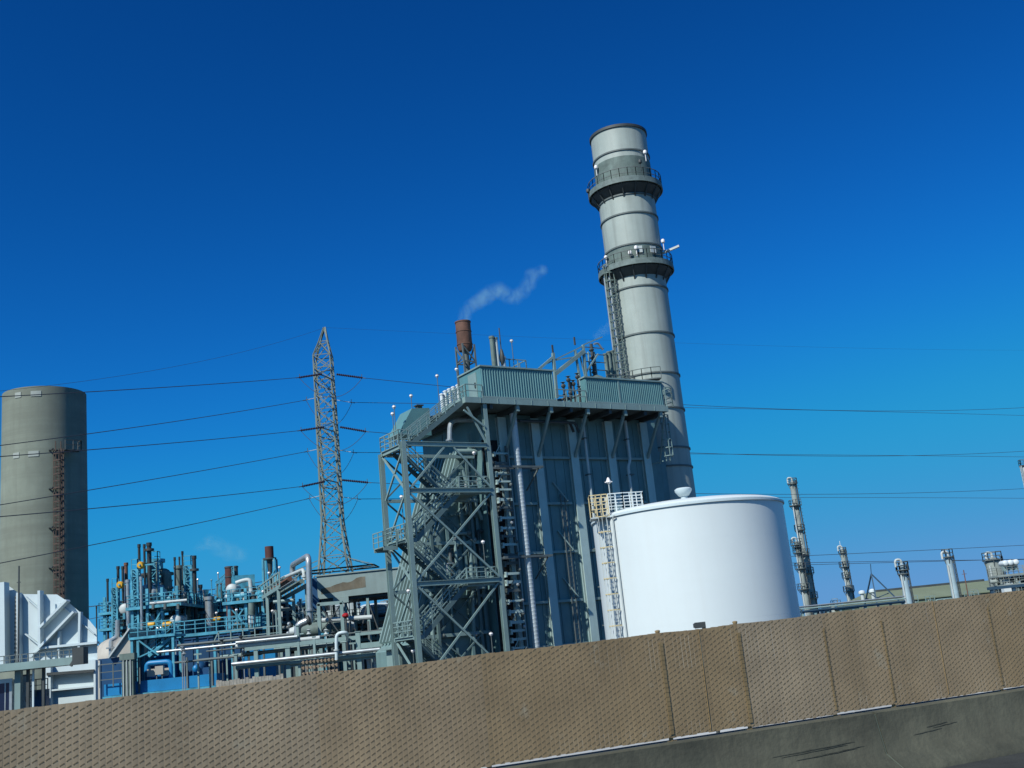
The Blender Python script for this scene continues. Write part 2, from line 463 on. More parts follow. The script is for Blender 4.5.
# small floodlight just behind the fence
q = at(700.5, 625, 11.5)
t = thing('floodlight', (q.x, q.y, -.1), 'small black floodlight on a stem peeping over the fence before the white tank', 'floodlight')
p = MB(); p.bx(q.x - .055, q.x + .045, q.y - .05, q.y + .05, q.z - .03, q.z + .028); p.bx(q.x - .07, q.x - .055, q.y - .035, q.y + .035, q.z - .022, q.z + .02)
p.build('lamp_head', M['dark'], t)
p = MB(); p.tube((q.x + .03, q.y, -.1), (q.x + .03, q.y, q.z - .03), .02); p.build('stem', M['dark'], t)
# ------------------------------------------------------------------ heat recovery boiler: s along its long side, t towards the road, z up
BO = Vector((-3.47, 79.85, 0)); BA = RAD(34)
BU = Vector((math.cos(BA), math.sin(BA), 0)); BN = Vector((math.sin(BA), -math.cos(BA), 0))
def W(s, t, z): return BO + BU * s + BN * t + Z * z
def bt(name, s, t, z, label, cat, group=None): return thing(name, W(s, t, z), label, cat, group)
def on(px, py, t):
    """(s, z) of a pixel on the vertical plane t = const of the boiler"""
    d = FW + (px - CX) / FPX * CR + (CY - py) / FPX * CU
    k = (t + BN.dot(BO - EYE)) / BN.dot(d); p = EYE + d * k
    return BU.dot(p - BO), p.z

boiler = bt('boiler_house', 0, 0, 0, 'tall grey green steel boiler casing with overhanging roof deck beside the stack', 'boiler')
b = MB(xf=W); b.bx(2.7, 20.2, -12.2, -2.98, -.1, 19.9); b.build('casing', M['casing'], boiler)
COLS = [4.6, 7.75, 11.35, 15.2, 19.0]
for s in COLS:
    b = MB(xf=W); b.bx(s - .38, s + .38, -2.975, -2.9, 0, 19.6); b.bx(s - .38, s + .38, -2.66, -2.58, 0, 19.6); b.bx(s - .1, s + .1, -2.9, -2.66, 0, 19.6)
    b.build('column', M['palecol'], boiler)
b = MB(xf=W)                                                             # vertical seams of the casing plates
for s0, s1 in zip(COLS, COLS[1:]):
    for k in (1, 2, 3):
        s = s0 + (s1 - s0) * k / 4; b.bx(s - .035, s + .035, -2.979, -2.93, .1, 19.5)
b.build('plate_seam', M['casing'], boiler)
for z in (16.45, 12.75, 8.92, 5.12, 1.8):
    for s0, s1 in zip(COLS, COLS[1:]):
        e = .25 if s0 == COLS[1] else .38
        b = MB(xf=W); b.bx(s0 + .39, s1 - .40 - (.3 if s0 == COLS[1] and z < 16 else 0), -2.975, -2.72, z - .1, z + .1)
        b.build('stiffener', M['green'], boiler)
b = MB(xf=W)                                                             # small access ladder and brackets in the lit bay
for s in (9.55, 9.95): b.bx(s - .035, s + .035, -2.74, -2.66, .5, 13.5)
for k in range(32): b.bx(9.55, 9.95, -2.72, -2.68, .9 + k * .4, .94 + k * .4)
b.build('wall_ladder', M['grid'], boiler)
for z in (13.5, 9.6, 5.9):
    b = MB(xf=W); b.bar((9.1, -2.9, z + 1.0), (10.1, -2.5, z - .6), .09); b.bar((10.1, -2.5, z - .6), (10.1, -2.95, z - .6), .08)
    b.build('bracket', M['green'], boiler)
# roof deck
b = MB(xf=W); b.bx(0, 19.6, -12.4, -.12, 20.02, 20.22); b.build('roof_deck', M['grid'], boiler)
b = MB(xf=W); b.bx(-.02, 19.62, -.12, .0, 19.98, 20.42); b.bx(-.14, -.02, -3.6, 0, 19.98, 20.42); b.bx(19.62, 19.74, -12.4, 0, 19.98, 20.42)
for s in np.arange(1.2, 19, 1.55): b.bx(s - .025, s + .025, 0, .03, 20.0, 20.40)
b.build('edge_beam', M['green'], boiler)
for s in [2.2] + COLS + [13.6, 9.7, 17.3]:
    b = MB(xf=W); b.bx(s - .12, s + .12, -12, -.14, 19.62, 20.0); b.build('deck_girder', M['dark'], boiler)
for z, t in ((19.1, -1.6), (19.3, -2.3)):
    b = MB(xf=W); b.pipe([(5.6, t, z), (11, t, z), (11.3, t, z - .8)], .11); b.build('pipe', M['dark'], boiler)
for s in COLS:
    b = MB(xf=W); b.bar((s, -.2, 19.98), (s, -2.6, 16.5), .2, .2, up=(1, 0, 0)); b.bx(s - .14, s + .14, -.36, -.12, 19.5, 19.98)
    b.build('brace', M['green'], boiler)
# inlet duct: a ribbed sloping transition that falls away to the left
duct = MB(xf=W)
DS0, DS1, DZ0, DZ1 = 1.6, -3.7, 17.2, 3.1
prof = [(2.72, 0), (2.72, 17.6), (DS0, DZ0), (DS1, DZ1), (-4.3, 2.6), (-4.3, .0)]
duct.prism([(s, -4.1, z) for s, z in prof], (0, -5.3, 0))
dd = duct.build('inlet_duct', M['ductwall'], boiler)
n_ = Vector((-(DZ0 - DZ1), 0, (DS0 - DS1))).normalized()
r_ = MB(xf=W)
for k in range(10):
    t = -4.16 - k * .565
    a0 = Vector((DS0, t, DZ0 - .1)) + n_ * .17; a1 = Vector((DS1, t, DZ1 + .1)) + n_ * .17
    r_.bar(a0, a1, .15, .40, up=n_)
r_.build('slope_rib', M['green'], dd)
r_ = MB(xf=W)
for f in (.12, .34, .56, .78):
    s = DS0 - (DS0 - DS1) * f; z = DZ0 - (DZ0 - DZ1) * f
    r_.bx(s + .15, 2.7, -4.11, -3.88, z - .3, z - .08)
for s in (-3.2, -1.8, -.4, 1.0, 2.3):
    zt = DZ1 + (s - DS1) / (DS0 - DS1) * (DZ0 - DZ1) - .5
    r_.bx(s - .12, s + .12, -4.105, -3.86, 0, zt)
r_.build('wall_stiffener', M['ductwall'], dd)
# lower plenum shelf at the very left
r_ = MB(xf=W); r_.bx(-5.4, -4.32, -6.4, -3.7, 2.7, 2.86); r_.bx(-5.0, -4.32, -6.2, -4.2, 0, 2.68); r_.build('plenum_shelf', M['green'], boiler)
for k in range(8):
    pass
# enclosure boxes on the deck
def ribbed_box(name, s0, s1, t0, t1, z0, z1, sp, mat_, door=False):
    b = MB(xf=W); b.bx(s0, s1, t1, t0, z0, z1)
    k = s0 + sp * .5
    while k < s1 - .03:
        b.add([(k - sp * .28, t0, z0 + .04), (k - sp * .14, t0 + .05, z0 + .04), (k + sp * .14, t0 + .05, z0 + .04), (k + sp * .28, t0, z0 + .04),
               (k - sp * .28, t0, z1 - .05), (k - sp * .14, t0 + .05, z1 - .05), (k + sp * .14, t0 + .05, z1 - .05), (k + sp * .28, t0, z1 - .05)],
              [(0, 1, 5, 4), (1, 2, 6, 5), (2, 3, 7, 6), (0, 3, 2, 1), (4, 5, 6, 7)])
        k += sp
    o = b.build(name, mat_, boiler, sharp=20)
    c = MB(xf=W); c.bx(s0 - .1, s1 + .08, t1 - .1, t0 + .12, z1 + .004, z1 + .12); c.build('roof_cap', M['green'], o)
    c = MB(xf=W); c.bx(s0 + .02, s1 - .02, t0 + .004, t0 + .09, z0 - .02, z0 + .1); c.build('base_trim', M['green'], o)
    if door:
        c = MB(xf=W); c.bx(s0 - .05, s0 - .002, -1.95, -.75, z0 + .02, z1 - .25); d = c.build('door', M['green'], o)
        c = MB(xf=W); c.bx(s0 - .12, s0 - .05, -.98, -.86, z0 + .95, z0 + 1.35); c.build('handle', M['dark'], d)
    return o
ribbed_box('enclosure', 1.5, 8.2, -.10, -3.3, 20.45, 22.85, .232, M['clad'], True)
o = ribbed_box('enclosure', 11.35, 19.45, -.10, -.75, 20.45, 22.5, .2, M['clad'])
c = MB(xf=W); c.bx(14.65, 14.77, -.1, -.035, 20.5, 22.45); c.build('joint_cover', M['green'], o)
# pent hood at the back left of the deck
b = MB(xf=W); b.prism([(s, -5.2, z) for s, z in ((-3.2, 18.6), (-1.85, 20.7), (-.3, 20.8), (-.3, 18.6))], (0, -2.0, 0))
o = b.build('inlet_hood', M['clad'], boiler)
b = MB(xf=W); b.bx(-1.0, -.6, -6.2, -5.8, 20.7, 21.1); b.bx(-1.1, -.5, -6.3, -5.7, 21.1, 21.18); b.build('roof_vent', M['dark'], o)
# unseen block added over the rear deck to shade the foot of the stack
b = MB(xf=W); b.bx(16.3, 21.45, -9.8, -3.2, 20.23, 23.15); o = b.build('shade_block', M['clad'], boiler)
c = MB(xf=W); c.bx(16.2, 21.55, -9.9, -3.1, 23.152, 23.25); c.build('roof_cap', M['green'], o)
# handrails of the deck
b = MB(xf=W)
b.rail([(0.0, -2.9, 20.42), (0.0, -.06, 20.42), (1.45, -.06, 20.42)], .98, .07, 1.1, (.5,))
b.rail([(8.3, -.06, 20.42), (11.25, -.06, 20.42)], .98, .07, 1.0, (.5,))
b.rail([(19.7, -.1, 20.42), (20.4, -.1, 20.42), (20.4, -3, 20.42)], 1.7, .07, 1.0, (.25, .5, .75))
b.build('deck_railing', M['green'], boiler)
b = MB(xf=W); b.rail([(5.6, -4.6, 22.97), (8.9, -4.6, 22.97), (8.9, -6.5, 22.97)], 2.1, .07, .8, (.3, .6)); b.build('deck_railing', M['green'], boiler)
b = MB(xf=W); b.rail([(16.4, -3.4, 23.25), (19.4, -3.4, 23.25), (19.4, -6.0, 23.25)], .7, .07, .8, (.5,)); b.build('deck_railing', M['grid'], boiler)
# outlet side between casing and stack: breeching
b = MB(xf=W); b.bx(20.2, 22.9, -10.5, -4.8, 1, 17.5); b.bx(20.2, 20.95, -10.4, -3.35, .5, 20.0); b.build('outlet_breeching', M['casing'], boiler)
# cage ladder at the right end of the deck
b = MB(xf=W)
for s in (19.95, 20.35): b.bar((s, -1.3, 16.0), (s, -1.3, 20.3), .06)
for k in range(14): b.bar((19.95, -1.3, 16.1 + k * .3), (20.35, -1.3, 16.1 + k * .3), .04)
for k in range(6):
    z = 16.4 + k * .7; pts = [(20.15 + .42 * math.cos(x), -1.3 + .55 * math.sin(x), z) for x in np.linspace(0, math.pi, 7)]
    for p_, q_ in zip(pts, pts[1:]): b.bar(p_, q_, .06)
for x in np.linspace(.3, math.pi - .3, 4): b.bar((20.15 + .42 * math.cos(x), -1.3 + .55 * math.sin(x), 16.4), (20.15 + .42 * math.cos(x), -1.3 + .55 * math.sin(x), 19.9), .05)
b.bar((19.6, -1.3, 16), (19.4, -3.0, 16), .1); b.bar((19.6, -.4, 19.9), (20.3, -2.6, 16.0), .1)
b.build('end_ladder', M['green'], boiler)

# small caged lamps are separate: see lamps. Rusty silencer stack on the deck
p0 = on(465, 353, -5)
def roofvert(px, py, t): return on(px, py, t)
t_ = bt('silencer_stack', 2.0, -5, 20.22, 'rusty brown silencer drum on legs steaming on the boiler roof', 'vent stack')
s0, zt = on(463.5, 322, -5); s1, zb = on(464.5, 351, -5); sc = (s0 + s1) / 2
b = MB(xf=W); b.lathe([(.5, zb + .0), (.62, zb + .25), (.62, zt - .1), (.66, zt - .1), (.66, zt), (.54, zt), (.54, zt - .5)], (sc, -5, 0), 20); d_ = b.build('drum', M['rust'], t_)
b = MB(xf=W)
for z in (zb + .5, zt - .9): b.band((sc, -5, 0), z, z + .07, .60, .655, 20)
b.build('drum_band', M['rust'], d_)
for dx, dy in ((-.55, -.55), (.55, -.55), (-.55, .55), (.55, .55)):
    b = MB(xf=W); b.bar((sc + dx, -5 + dy, 20.2), (sc + dx, -5 + dy, zb + .45), .12); b.build('leg', M['grid'], t_)
b = MB(xf=W)
for zz in (zb - 1.0,):
    for a_, c_ in (((-.55, -.55), (.55, -.55)), ((.55, -.55), (.55, .55)), ((.55, .55), (-.55, .55)), ((-.55, .55), (-.55, -.55))):
        b.bar((sc + a_[0], -5 + a_[1], zz), (sc + c_[0], -5 + c_[1], zz + 1.3), .09); b.bar((sc + a_[0], -5 + a_[1], zz), (sc + c_[0], -5 + c_[1], zz), .09)
b.tube((sc, -5, zb - 2.5), (sc, -5, zb + .05), .22, n=10)
b.build('bracing', M['grid'], t_)
SIL = W(sc, -5, zt)
# twin pipes, mast, relief valves
for px, py, w_, mt, lab in ((491.5, 337, .19, 'weathered', 'grey green capped vent pipe on the boiler roof, left one of a close pair'), (495.5, 338, .14, 'palegrey', 'pale grey vent pipe on the boiler roof, right one of a close pair')):
    s, z = on(px, py, -4); t_ = bt('vent_pipe', s, -4, 20.22, lab, 'pipe', 'vent pipes on the boiler roof')
    b = MB(xf=W); b.tube((s, -4, 20.2), (s, -4, z), w_, n=10); b.build('pipe_body', M[mt], t_)
    b = MB(xf=W); b.band((s, -4, z), -.12, .04, w_ * .6, w_ * 1.25, 10); b.build('pipe_rim', M['weathered'], t_)
s, z = on(499, 328, -4)
t_ = bt('antenna_mast', s, -4, 20.22, 'thin dark mast with thick valve body beside the roof vent pipes', 'mast')
b = MB(xf=W); b.tube((s, -4, 20.2), (s, -4, z), .05, n=6); b.build('pole', M['dark'], t_)
b = MB(xf=W); b.lathe([(.1, 24.4), (.22, 24.7), (.22, 25.1), (.12, 25.6), (.07, 25.7)], (s, -4, 0), 10); b.build('valve_body', M['dark'], t_)
s, z = on(503.5, 357, -4)
t_ = bt('relief_pipe', s, -4, 20.22, 'short pale pipe right of the thin mast on the boiler roof', 'pipe')
b = MB(xf=W); b.tube((s, -4, 20.2), (s, -4, z), .14, n=10); b.build('pipe_body', M['galv'], t_)
b = MB(xf=W); b.band((s, -4, z), -.1, .03, .05, .19, 10); b.build('pipe_rim', M['galv'], t_)
# white vent stubs left of the enclosure
for k, (px, py, lab) in enumerate(((441.5, 394, 'white stub pipe lowest and leftmost in the row left of the roof enclosure'), (445, 391, 'white stub pipe second from the left in the row by the roof enclosure'), (449, 389, 'white stub pipe in the middle of the row by the roof enclosure'), (453, 387, 'white stub pipe second from the right in the row by the roof enclosure'), (457.5, 385, 'white stub pipe tallest and closest to the left end of the roof enclosure'))):
    s, z = on(px, py, -6)
    t_ = bt('vent_stub', s, -6, 20.22, lab, 'pipe', 'white vent stubs on the boiler roof')
    b = MB(xf=W); b.tube((s, -6, 20.2), (s, -6, z - .06), .15, n=10); b.build('pipe_body', M['white'], t_)
    b = MB(xf=W); b.lathe([(.19, z - .1), (.19, z - .02), (.05, z + .06)], (s, -6, 0), 10); b.build('cap', M['white'], t_)
# pipe gantry in the gap: slanting trusses on two posts
gan = bt('pipe_gantry', 9.5, -3.8, 20.22, 'slanting steel pipe gantry over the gap between the two roof enclosures', 'gantry')
def P4(px, py, t=-3.8):
    s, z = on(px, py, t); return Vector((s, t, z))
for a_, b_, w_, nm in (((553, 353), (557, 398), .22, 'post'), ((583, 345), (588, 398), .2, 'post'), ((575, 350), (583, 398), .16, 'post'), ((539, 369), (553, 357), .2, 'beam'), ((555, 374), (584, 351), .34, 'beam'), ((540, 367), (583, 346), .1, 'beam'), ((583, 345), (602, 337), .1, 'beam'), ((556, 360), (575, 357), .1, 'beam'), ((585, 374), (598, 354), .12, 'beam'), ((580, 356), (590, 398), .1, 'beam')):
    b = MB(xf=W); b.bar(P4(*a_), P4(*b_), w_); b.build(nm, M['green'], gan)
for px, py in ((553, 353), (575, 345)):
    b = MB(xf=W); p = P4(px, py); b.bar(p, p + Vector((0, 0, .7)), .12); b.build('bracket', M['dark'], gan)
# valve cluster in the gap
vc = bt('valve_cluster', 10.3, -1.6, 20.22, 'dark cluster of handwheel valves and pipes in the gap between the roof enclosures', 'valves')
rr = random.Random(5)
for px, py in ((563, 383), (568, 377), (573, 381), (577, 374), (570, 390), (579, 387), (565, 395)):
    p = P4(px, py, -1.7); b = MB(xf=W); b.tube((p.x, -1.7, 20.2), (p.x, -1.7, p.z), .08, n=8); b.ball((p.x, -1.7, p.z - .25), .2, 8); b.build('valve', M['dark'], vc)
    b = MB(xf=W); b.lathe([(.14, -.03), (.22, 0), (.14, .03)], (p.x, -1.7, p.z + .05), 10); b.build('handwheel', M['dark'] if rr.random() < .6 else M['green'], vc)
b = MB(xf=W); b.pipe([(9.3, -1.9, 20.9), (11.2, -1.9, 21.3), (11.2, -1.9, 22.6)], .12); b.build('pipe', M['grid'], vc)
# clutter of relief valves and vents right of the gantry
rv = bt('relief_valve_group', 14.5, -4.3, 20.22, 'tall dark relief valve and vent pipes standing between the gantry and the stack', 'valves')
for px, py, w_, mt in ((591, 344, .14, 'dark'), (588, 352, .08, 'green'), (594, 352, .08, 'green')):
    p = P4(px, py, -4.3); b = MB(xf=W); b.tube((p.x, -4.3, 20.2), p, w_, n=8); b.build('pipe', M[mt], rv)
p = P4(591.5, 350, -4.3); b = MB(xf=W)
for dz in (0, -.7, -1.3, -2.0): b.lathe([(.1, dz - .2), (.24, dz), (.1, dz + .2)], p, 8)
b.build('valve_body', M['dark'], rv)
for zz in (.2, .9, 1.6, 2.2):
    p = P4(595, 372, -4.3); b = MB(xf=W); b.bar(p + Vector((-.9, 0, zz)), p + Vector((1.3, 0, zz)), .07); b.build('strut', M['grid'], rv)
p = P4(595, 374, -4.3); b = MB(xf=W); p = p - Z * .75; b.lathe([(.8, -.9), (.8, .1), (.65, .4), (.3, .6), (.01, .66)], p, 16); b.build('vessel_dome', M['weathered'], rv)
b = MB(xf=W); b.pipe([P4(594, 344, -4.3), P4(598, 343, -4.3), P4(603, 350, -4.3)], .09); b.build('pipe', M['galv'], rv)
for px, py, w_, lab in ((605, 354, .16, 'grey green roof vent pipe left of the tall stack pipes, shortest'), (608.5, 352, .17, 'grey green roof vent pipe in the middle of three beside the stack'), (612, 351, .15, 'grey green roof vent pipe nearest the stack')):
    p = P4(px, py, -5.2); t_ = bt('vent_pipe', p.x, -5.2, 20.22, lab, 'pipe', 'vent pipes on the boiler roof')
    b = MB(xf=W); b.tube((p.x, -5.2, 20.2), p, w_, n=10); b.build('pipe_body', M['weathered'], t_)
    b = MB(xf=W); b.band(p, -.1, .03, w_ * .6, w_ * 1.25, 10); b.build('pipe_rim', M['weathered'], t_)

# ------------------------------------------------------------------ things on the face of the boiler
t_ = bt('spiral_pipe', 4.9, -1.4, 0, 'shiny spiral wound metal downpipe running full height down the boiler face', 'pipe')
prof = []
z = -.1
while z < 19.4:
    prof += [(.265, z), (.265, z + .24), (.272, z + .255), (.265, z + .27)]; z += .29
b = MB(xf=W); b.lathe(prof, (4.9, -1.35, 0), 14); b.build('pipe_body', M['jacket'], t_)
for z in (15.35, 8.5):
    b = MB(xf=W); b.bx(2.6, 7.0, -1.72, -1.6, z - .08, z + .08); b.bx(2.6, 7.0, -1.1, -.98, z - .08, z + .08); b.bx(6.9, 7.0, -2.7, -1.0, z - .08, z + .08)
    b.bar((6.6, -1.1, z - .1), (6.3, -2.6, z - 1.6), .09); b.build('support_arm', M['grid'], t_)
t_ = bt('rung_rack', 4.0, -2, 0, 'dark vertical rack of pipe rungs between the stair tower and the spiral pipe', 'rack')
for s in (3.05, 4.5):
    b = MB(xf=W); b.bx(s - .09, s + .09, -2.3, -2.1, 0, 17.2); b.build('side_rail', M['grid'], t_)
rr = random.Random(9)
z = 1.0; k = 0
while z < 16.6:
    w_ = rr.choice((.14, .18, .22)); b = MB(xf=W); t0 = -1.98
    b.bx(3.15, 4.42, t0 - .1, t0 + .1, z - w_ / 2, z + w_ / 2); b.bx(3.15, 3.27, t0 - .18, t0 + .13, z - w_ / 2 - .16, z + w_ / 2 + .05)
    if k % 3 == 1: b.bar((3.3, t0 + .12, z), (3.8, t0 + .12, z + .75), .05)
    b.build('rung', M['palecol'] if rr.random() < .7 else M['grid'], t_); z += rr.choice((.62, .78, .92, .78)); k += 1
b = MB(xf=W); b.bx(2.8, 4.2, -3.6, -2.9, 0, 17.8); b.build('dark_gap_sheet', M['black'], t_)  # black sheet standing in for the dark gap
for z_ in np.arange(1, 16.5, 1.1):
    b = MB(xf=W); b.ball((4.3 + rr.uniform(-.3, .1), -1.75, z_ + rr.uniform(-.3, .3)), .13, 8); b.build('valve_knob', M['grid'] if rr.random() < .7 else M['galv'], t_)
for (px, py), (qx, qy), w_, lab in (((584, 431), (592, 495), .11, 'thin straight drainpipe on the boiler face left of the tank ladder'), ((626, 428), (630, 500), .13, 'thin drainpipe with a kinked joint on the boiler face above the tank')):
    s, z1 = on(px, py, -2.25); t_ = bt('drainpipe', s, -2.25, 0, lab, 'pipe')
    b = MB(xf=W)
    if 'kinked' in lab: b.pipe([(s, -2.25, 19.6), (s, -2.25, 16.2), (s - .3, -2.25, 15.7), (s - .3, -2.25, 0)], w_, 8)
    else: b.tube((s, -2.25, 0), (s, -2.25, 19.6), w_, n=8)
    b.build('pipe_body', M['palegrey'], t_)
    for zz in (18, 15, 12, 9, 6, 3):
        b = MB(xf=W); b.bx(s - .35 if zz < 16 and 'kinked' in lab else s - .16, s + .16, -2.6, -2.1, zz - .05, zz + .05); b.build('clamp', M['grid'], t_)

# ------------------------------------------------------------------ stair tower in front of the left end
st = bt('stair_tower', -2, -1.7, 0, 'open grey green steel stair tower of zigzag flights and crossed braces', 'stair tower')
SL_, SR_, TB = -5.55, 1.62, -3.55
for s, t, zt in ((SL_, 0, 16.95), (SR_, -.13, 19.98), (SL_, TB, 16.7)):
    b = MB(xf=W); w_ = .16
    b.bx(s - .17, s + .17, t - .03, t, 0, zt); b.bx(s - .17, s + .17, t - .31, t - .28, 0, zt); b.bx(s - .03, s + .03, t - .28, t - .03, 0, zt)
    b.build('column', M['green'], st)
for z in (16.77, 13.38, 6.84):
    b = MB(xf=W); b.bx(SL_ + .19, SR_ - .19, -.26, -.04, z - .17, z - .13); b.bx(SL_ + .19, SR_ - .19, -.26, -.04, z + .13, z + .17); b.bx(SL_ + .19, SR_ - .19, -.18, -.12, z - .13, z + .13)
    b.build('beam', M['green'], st)
for z in (16.6, 10.0, 3.3):
    b = MB(xf=W); b.bx(SL_ - .1, SL_ + .1, TB + .02, -.32, z - .13, z + .13); b.build('beam', M['green'], st)
for z in (16.6, 13.2, 10.0, 6.6, 3.3):
    b = MB(xf=W); b.bx(SL_ + .2, 2.4, TB - .2, TB - .02, z - .12, z + .12); b.build('beam', M['green'], st)
for (s0, z0), (s1, z1) in (((-2.25, 16.55), (-5.3, 13.5)), ((-1.45, 16.55), (1.5, 13.55)), ((-5.35, 13.2), (1.45, 7.05)), ((1.5, 13.2), (-5.3, 7.0)), ((-5.25, 6.65), (1.4, .3)), ((1.45, 6.65), (-5.2, .3)), ((.1, 19.7), (1.5, 17.0)), ((-.3, 19.4), (1.4, 18.2))):
    dt = -.10 if s0 < 0 else -.24
    b = MB(xf=W); b.bar((s0, dt, z0), (s1, dt, z1), .14, .1, up=(0, 1, 0)); b.build('brace', M['green'], st)
for (t0, z0), (t1, z1) in (((TB + .1, 16.4), (-.2, 13.4)), ((-.2, 13.4), (TB + .1, 10.2)), ((TB + .1, 9.8), (-.2, 6.9)), ((-.2, 6.8), (TB + .1, 3.5)), ((TB + .1, 3.2), (-.2, .3)), ((TB + .1, 13.2), (-.2, 16.4))):
    b = MB(xf=W); b.bar((SL_, t0, z0), (SL_, t1, z1), .12, .12, up=(1, 0, 0)); b.build('brace', M['green'], st)
b = MB(xf=W); b.bx(-2.1, -1.9, TB - .1, TB + .1, 0, 16.5); b.build('rear_post', M['flight'], st)
b = MB(xf=W); b.bx(1.5, 1.7, TB - .1, TB + .1, 0, 16.5); b.build('rear_post', M['flight'], st)
for z0, z1 in ((.2, 3.2), (3.5, 6.5), (6.8, 9.9), (10.2, 13.1), (13.4, 16.4)):
    for s0, s1 in ((-5.4, -2.0), (-2.0, 1.6)):
        b = MB(xf=W); b.bar((s0, TB, z0), (s1, TB, z1), .11, .11, up=(0, 1, 0)); b.bar((s1, TB - .12, z0), (s0, TB - .12, z1), .11, .11, up=(0, 1, 0)); b.build('rear_brace', M['flight'], st)
def flight(s0, z0, s1, z1, t, w_=1.0):
    b = MB(xf=W)
    for tt in (t - w_ / 2, t + w_ / 2): b.bar((s0, tt, z0 - .12), (s1, tt, z1 - .12), .06, .34)
    n = max(3, int(abs(z1 - z0) / .22))
    for k in range(n):
        f = (k + .5) / n; s = s0 + (s1 - s0) * f; z = z0 + (z1 - z0) * f
        b.bx(s - .15, s + .15, t - w_ / 2 + .035, t + w_ / 2 - .035, z - .03, z)
    o = b.build('stair_flight', M['flight'], st)
    r = MB(xf=W)
    for tt in (t - w_ / 2, t + w_ / 2): r.rail([(s0, tt, z0), (s1, tt, z1)], 1.05, .065, 1.0, (.36, .7))
    r.build('railing', M['green'], o)
def landing(s0, s1, t0, t1, z, sides):
    b = MB(xf=W); b.bx(s0, s1, t0, t1, z - .06, z); b.bx(s0, s1, t1 - .08, t1 + .002, z - .28, z - .061); b.bx(s0, s1, t0 - .002, t0 + .08, z - .28, z - .061)
    o = b.build('landing', M['green'], st)
    r = MB(xf=W)
    for pp in sides: r.rail(pp, 1.05, .065, .8, (.36, .7))
    r.build('railing', M['green'], o)
TA, TBk = -.95, -2.6
ZL = [20.3, 16.78, 13.4, 10.05, 6.75, 3.4, .05]
flight(-4.95, ZL[1], 0.0, ZL[0], TA)
flight(-4.9, ZL[1], -1.1, ZL[2], TBk); flight(-1.1, ZL[2], -4.9, ZL[3], TA)
flight(-4.9, ZL[3], -1.1, ZL[4], TBk); flight(-1.1, ZL[4], -4.9, ZL[5], TA)
flight(-4.9, ZL[5], -1.1, ZL[6], TBk)
for z in (ZL[1], ZL[3], ZL[5]):
    s0 = -5.75
    landing(s0, -4.9, -3.3, -.36, z, [[(-4.9, -.36, z), (s0, -.36, z), (s0, -3.3, z), (-4.9, -3.3, z)]])
for z in (ZL[2], ZL[4]):
    landing(-1.1, 1.4, -3.2, -.36, z, [[(-1.1, -.36, z), (1.35, -.36, z), (1.35, -3.2, z), (-1.1, -3.2, z)]])
landing(-6.9, -5.8, -3.2, -1.6, 9.7, [[(-5.85, -1.6, 9.7), (-6.9, -1.6, 9.7), (-6.9, -3.2, 9.7)]])
# pipework seen through the stair tower
t_ = bt('elbow_pipe', -2.5, -3.7, 14, 'pale pipe with a hooked elbow under the top stair flight', 'pipe')
def PT(px, py, t):
    s, z = on(px, py, t); return Vector((s, t, z))
b = MB(xf=W); b.pipe([PT(449.5, 446, -3.75), PT(450, 420, -3.75), PT(478, 420, -3.75)], .2, 10, .7); b.build('pipe_body', M['galv'], t_)
b = MB(xf=W); b.band(PT(449.7, 441, -3.75), 0, .12, .18, .3, 12); b.build('flange', M['galv'], t_)
hp = bt('burner_pipework', -1.5, -3.7, 0, 'tangle of grey pipes and valves behind the stair flights on the duct wall', 'pipework')
rr = random.Random(21)
for k in range(16):
    s = rr.uniform(-3.0, 2.6); z = rr.uniform(1, 15.2); lim = DS1 + (z - DZ1) / (DZ0 - DZ1) * (DS0 - DS1) + .9
    s = max(s, lim); L_ = rr.uniform(1, 3.2); w_ = rr.uniform(.06, .13); t = rr.uniform(-3.8, -3.66)
    b = MB(xf=W)
    if rr.random() < .55: b.pipe([(s, t, z - L_), (s, t, z), (min(2.6, s + rr.uniform(.4, 1.4)), t, z)], w_, 8)
    else: b.tube((s, t, max(.2, z - L_)), (s, t, z), w_, n=8)
    b.build('pipe', M[rr.choice(('green', 'galv', 'dark', 'grid', 'green'))], hp)
for k in range(9):
    z = rr.uniform(1.5, 15); s = max(rr.uniform(-2, 2.4), DS1 + (z - DZ1) / (DZ0 - DZ1) * (DS0 - DS1) + 1.0)
    b = MB(xf=W); b.ball((s, -3.6, z), rr.uniform(.14, .24), 8); b.build('valve', M[rr.choice(('grid', 'galv', 'dark'))], hp)
for (px, py), (qx, qy) in (((455, 452), (478, 452)), ((462, 470), (482, 520)), ((430, 590), (433, 640)), ((470, 540), (474, 640))):
    b = MB(xf=W); b.tube(PT(px, py, -3.7), PT(qx, qy, -3.7), .24 if py == 452 else .16, n=10); b.build('pipe', M['green'], hp)
# ------------------------------------------------------------------ exhaust stack
SX, SY, SR = 12.88, 100.0, 2.72
stack = thing('exhaust_stack', (SX, SY, 0), 'tall pale grey banded steel exhaust stack with two ring platforms behind the boiler', 'stack')
C0 = (SX, SY, 0)
b = MB(); b.lathe([(SR, -.1), (SR, 49.75), (SR - .12, 49.75), (SR - .12, 47)], C0, 64); b.build('shell', M['stackpaint'], stack)
for z in (47.2, 44.0 - 1.35, 40.75, 37.6, 33.45, 28.9, 25.05, 21.75, 18.1, 16.4, 12):
    b = MB(); b.band(C0, z - .08, z + .06, SR - .03, SR + .10, 64); b.build('stiffening_ring', M['grid'], stack)
b = MB(); b.band(C0, 49.6, 49.86, SR - .15, SR + .12, 64); b.build('top_rim', M['dark'], stack)
for z0, z1 in ((44.0, 46.55), (35.9, 37.4)):
    b = MB(); b.band(C0, z0, z1, SR - .02, SR + .035, 64); b.build('weathered_cladding', M['weathered'], stack)
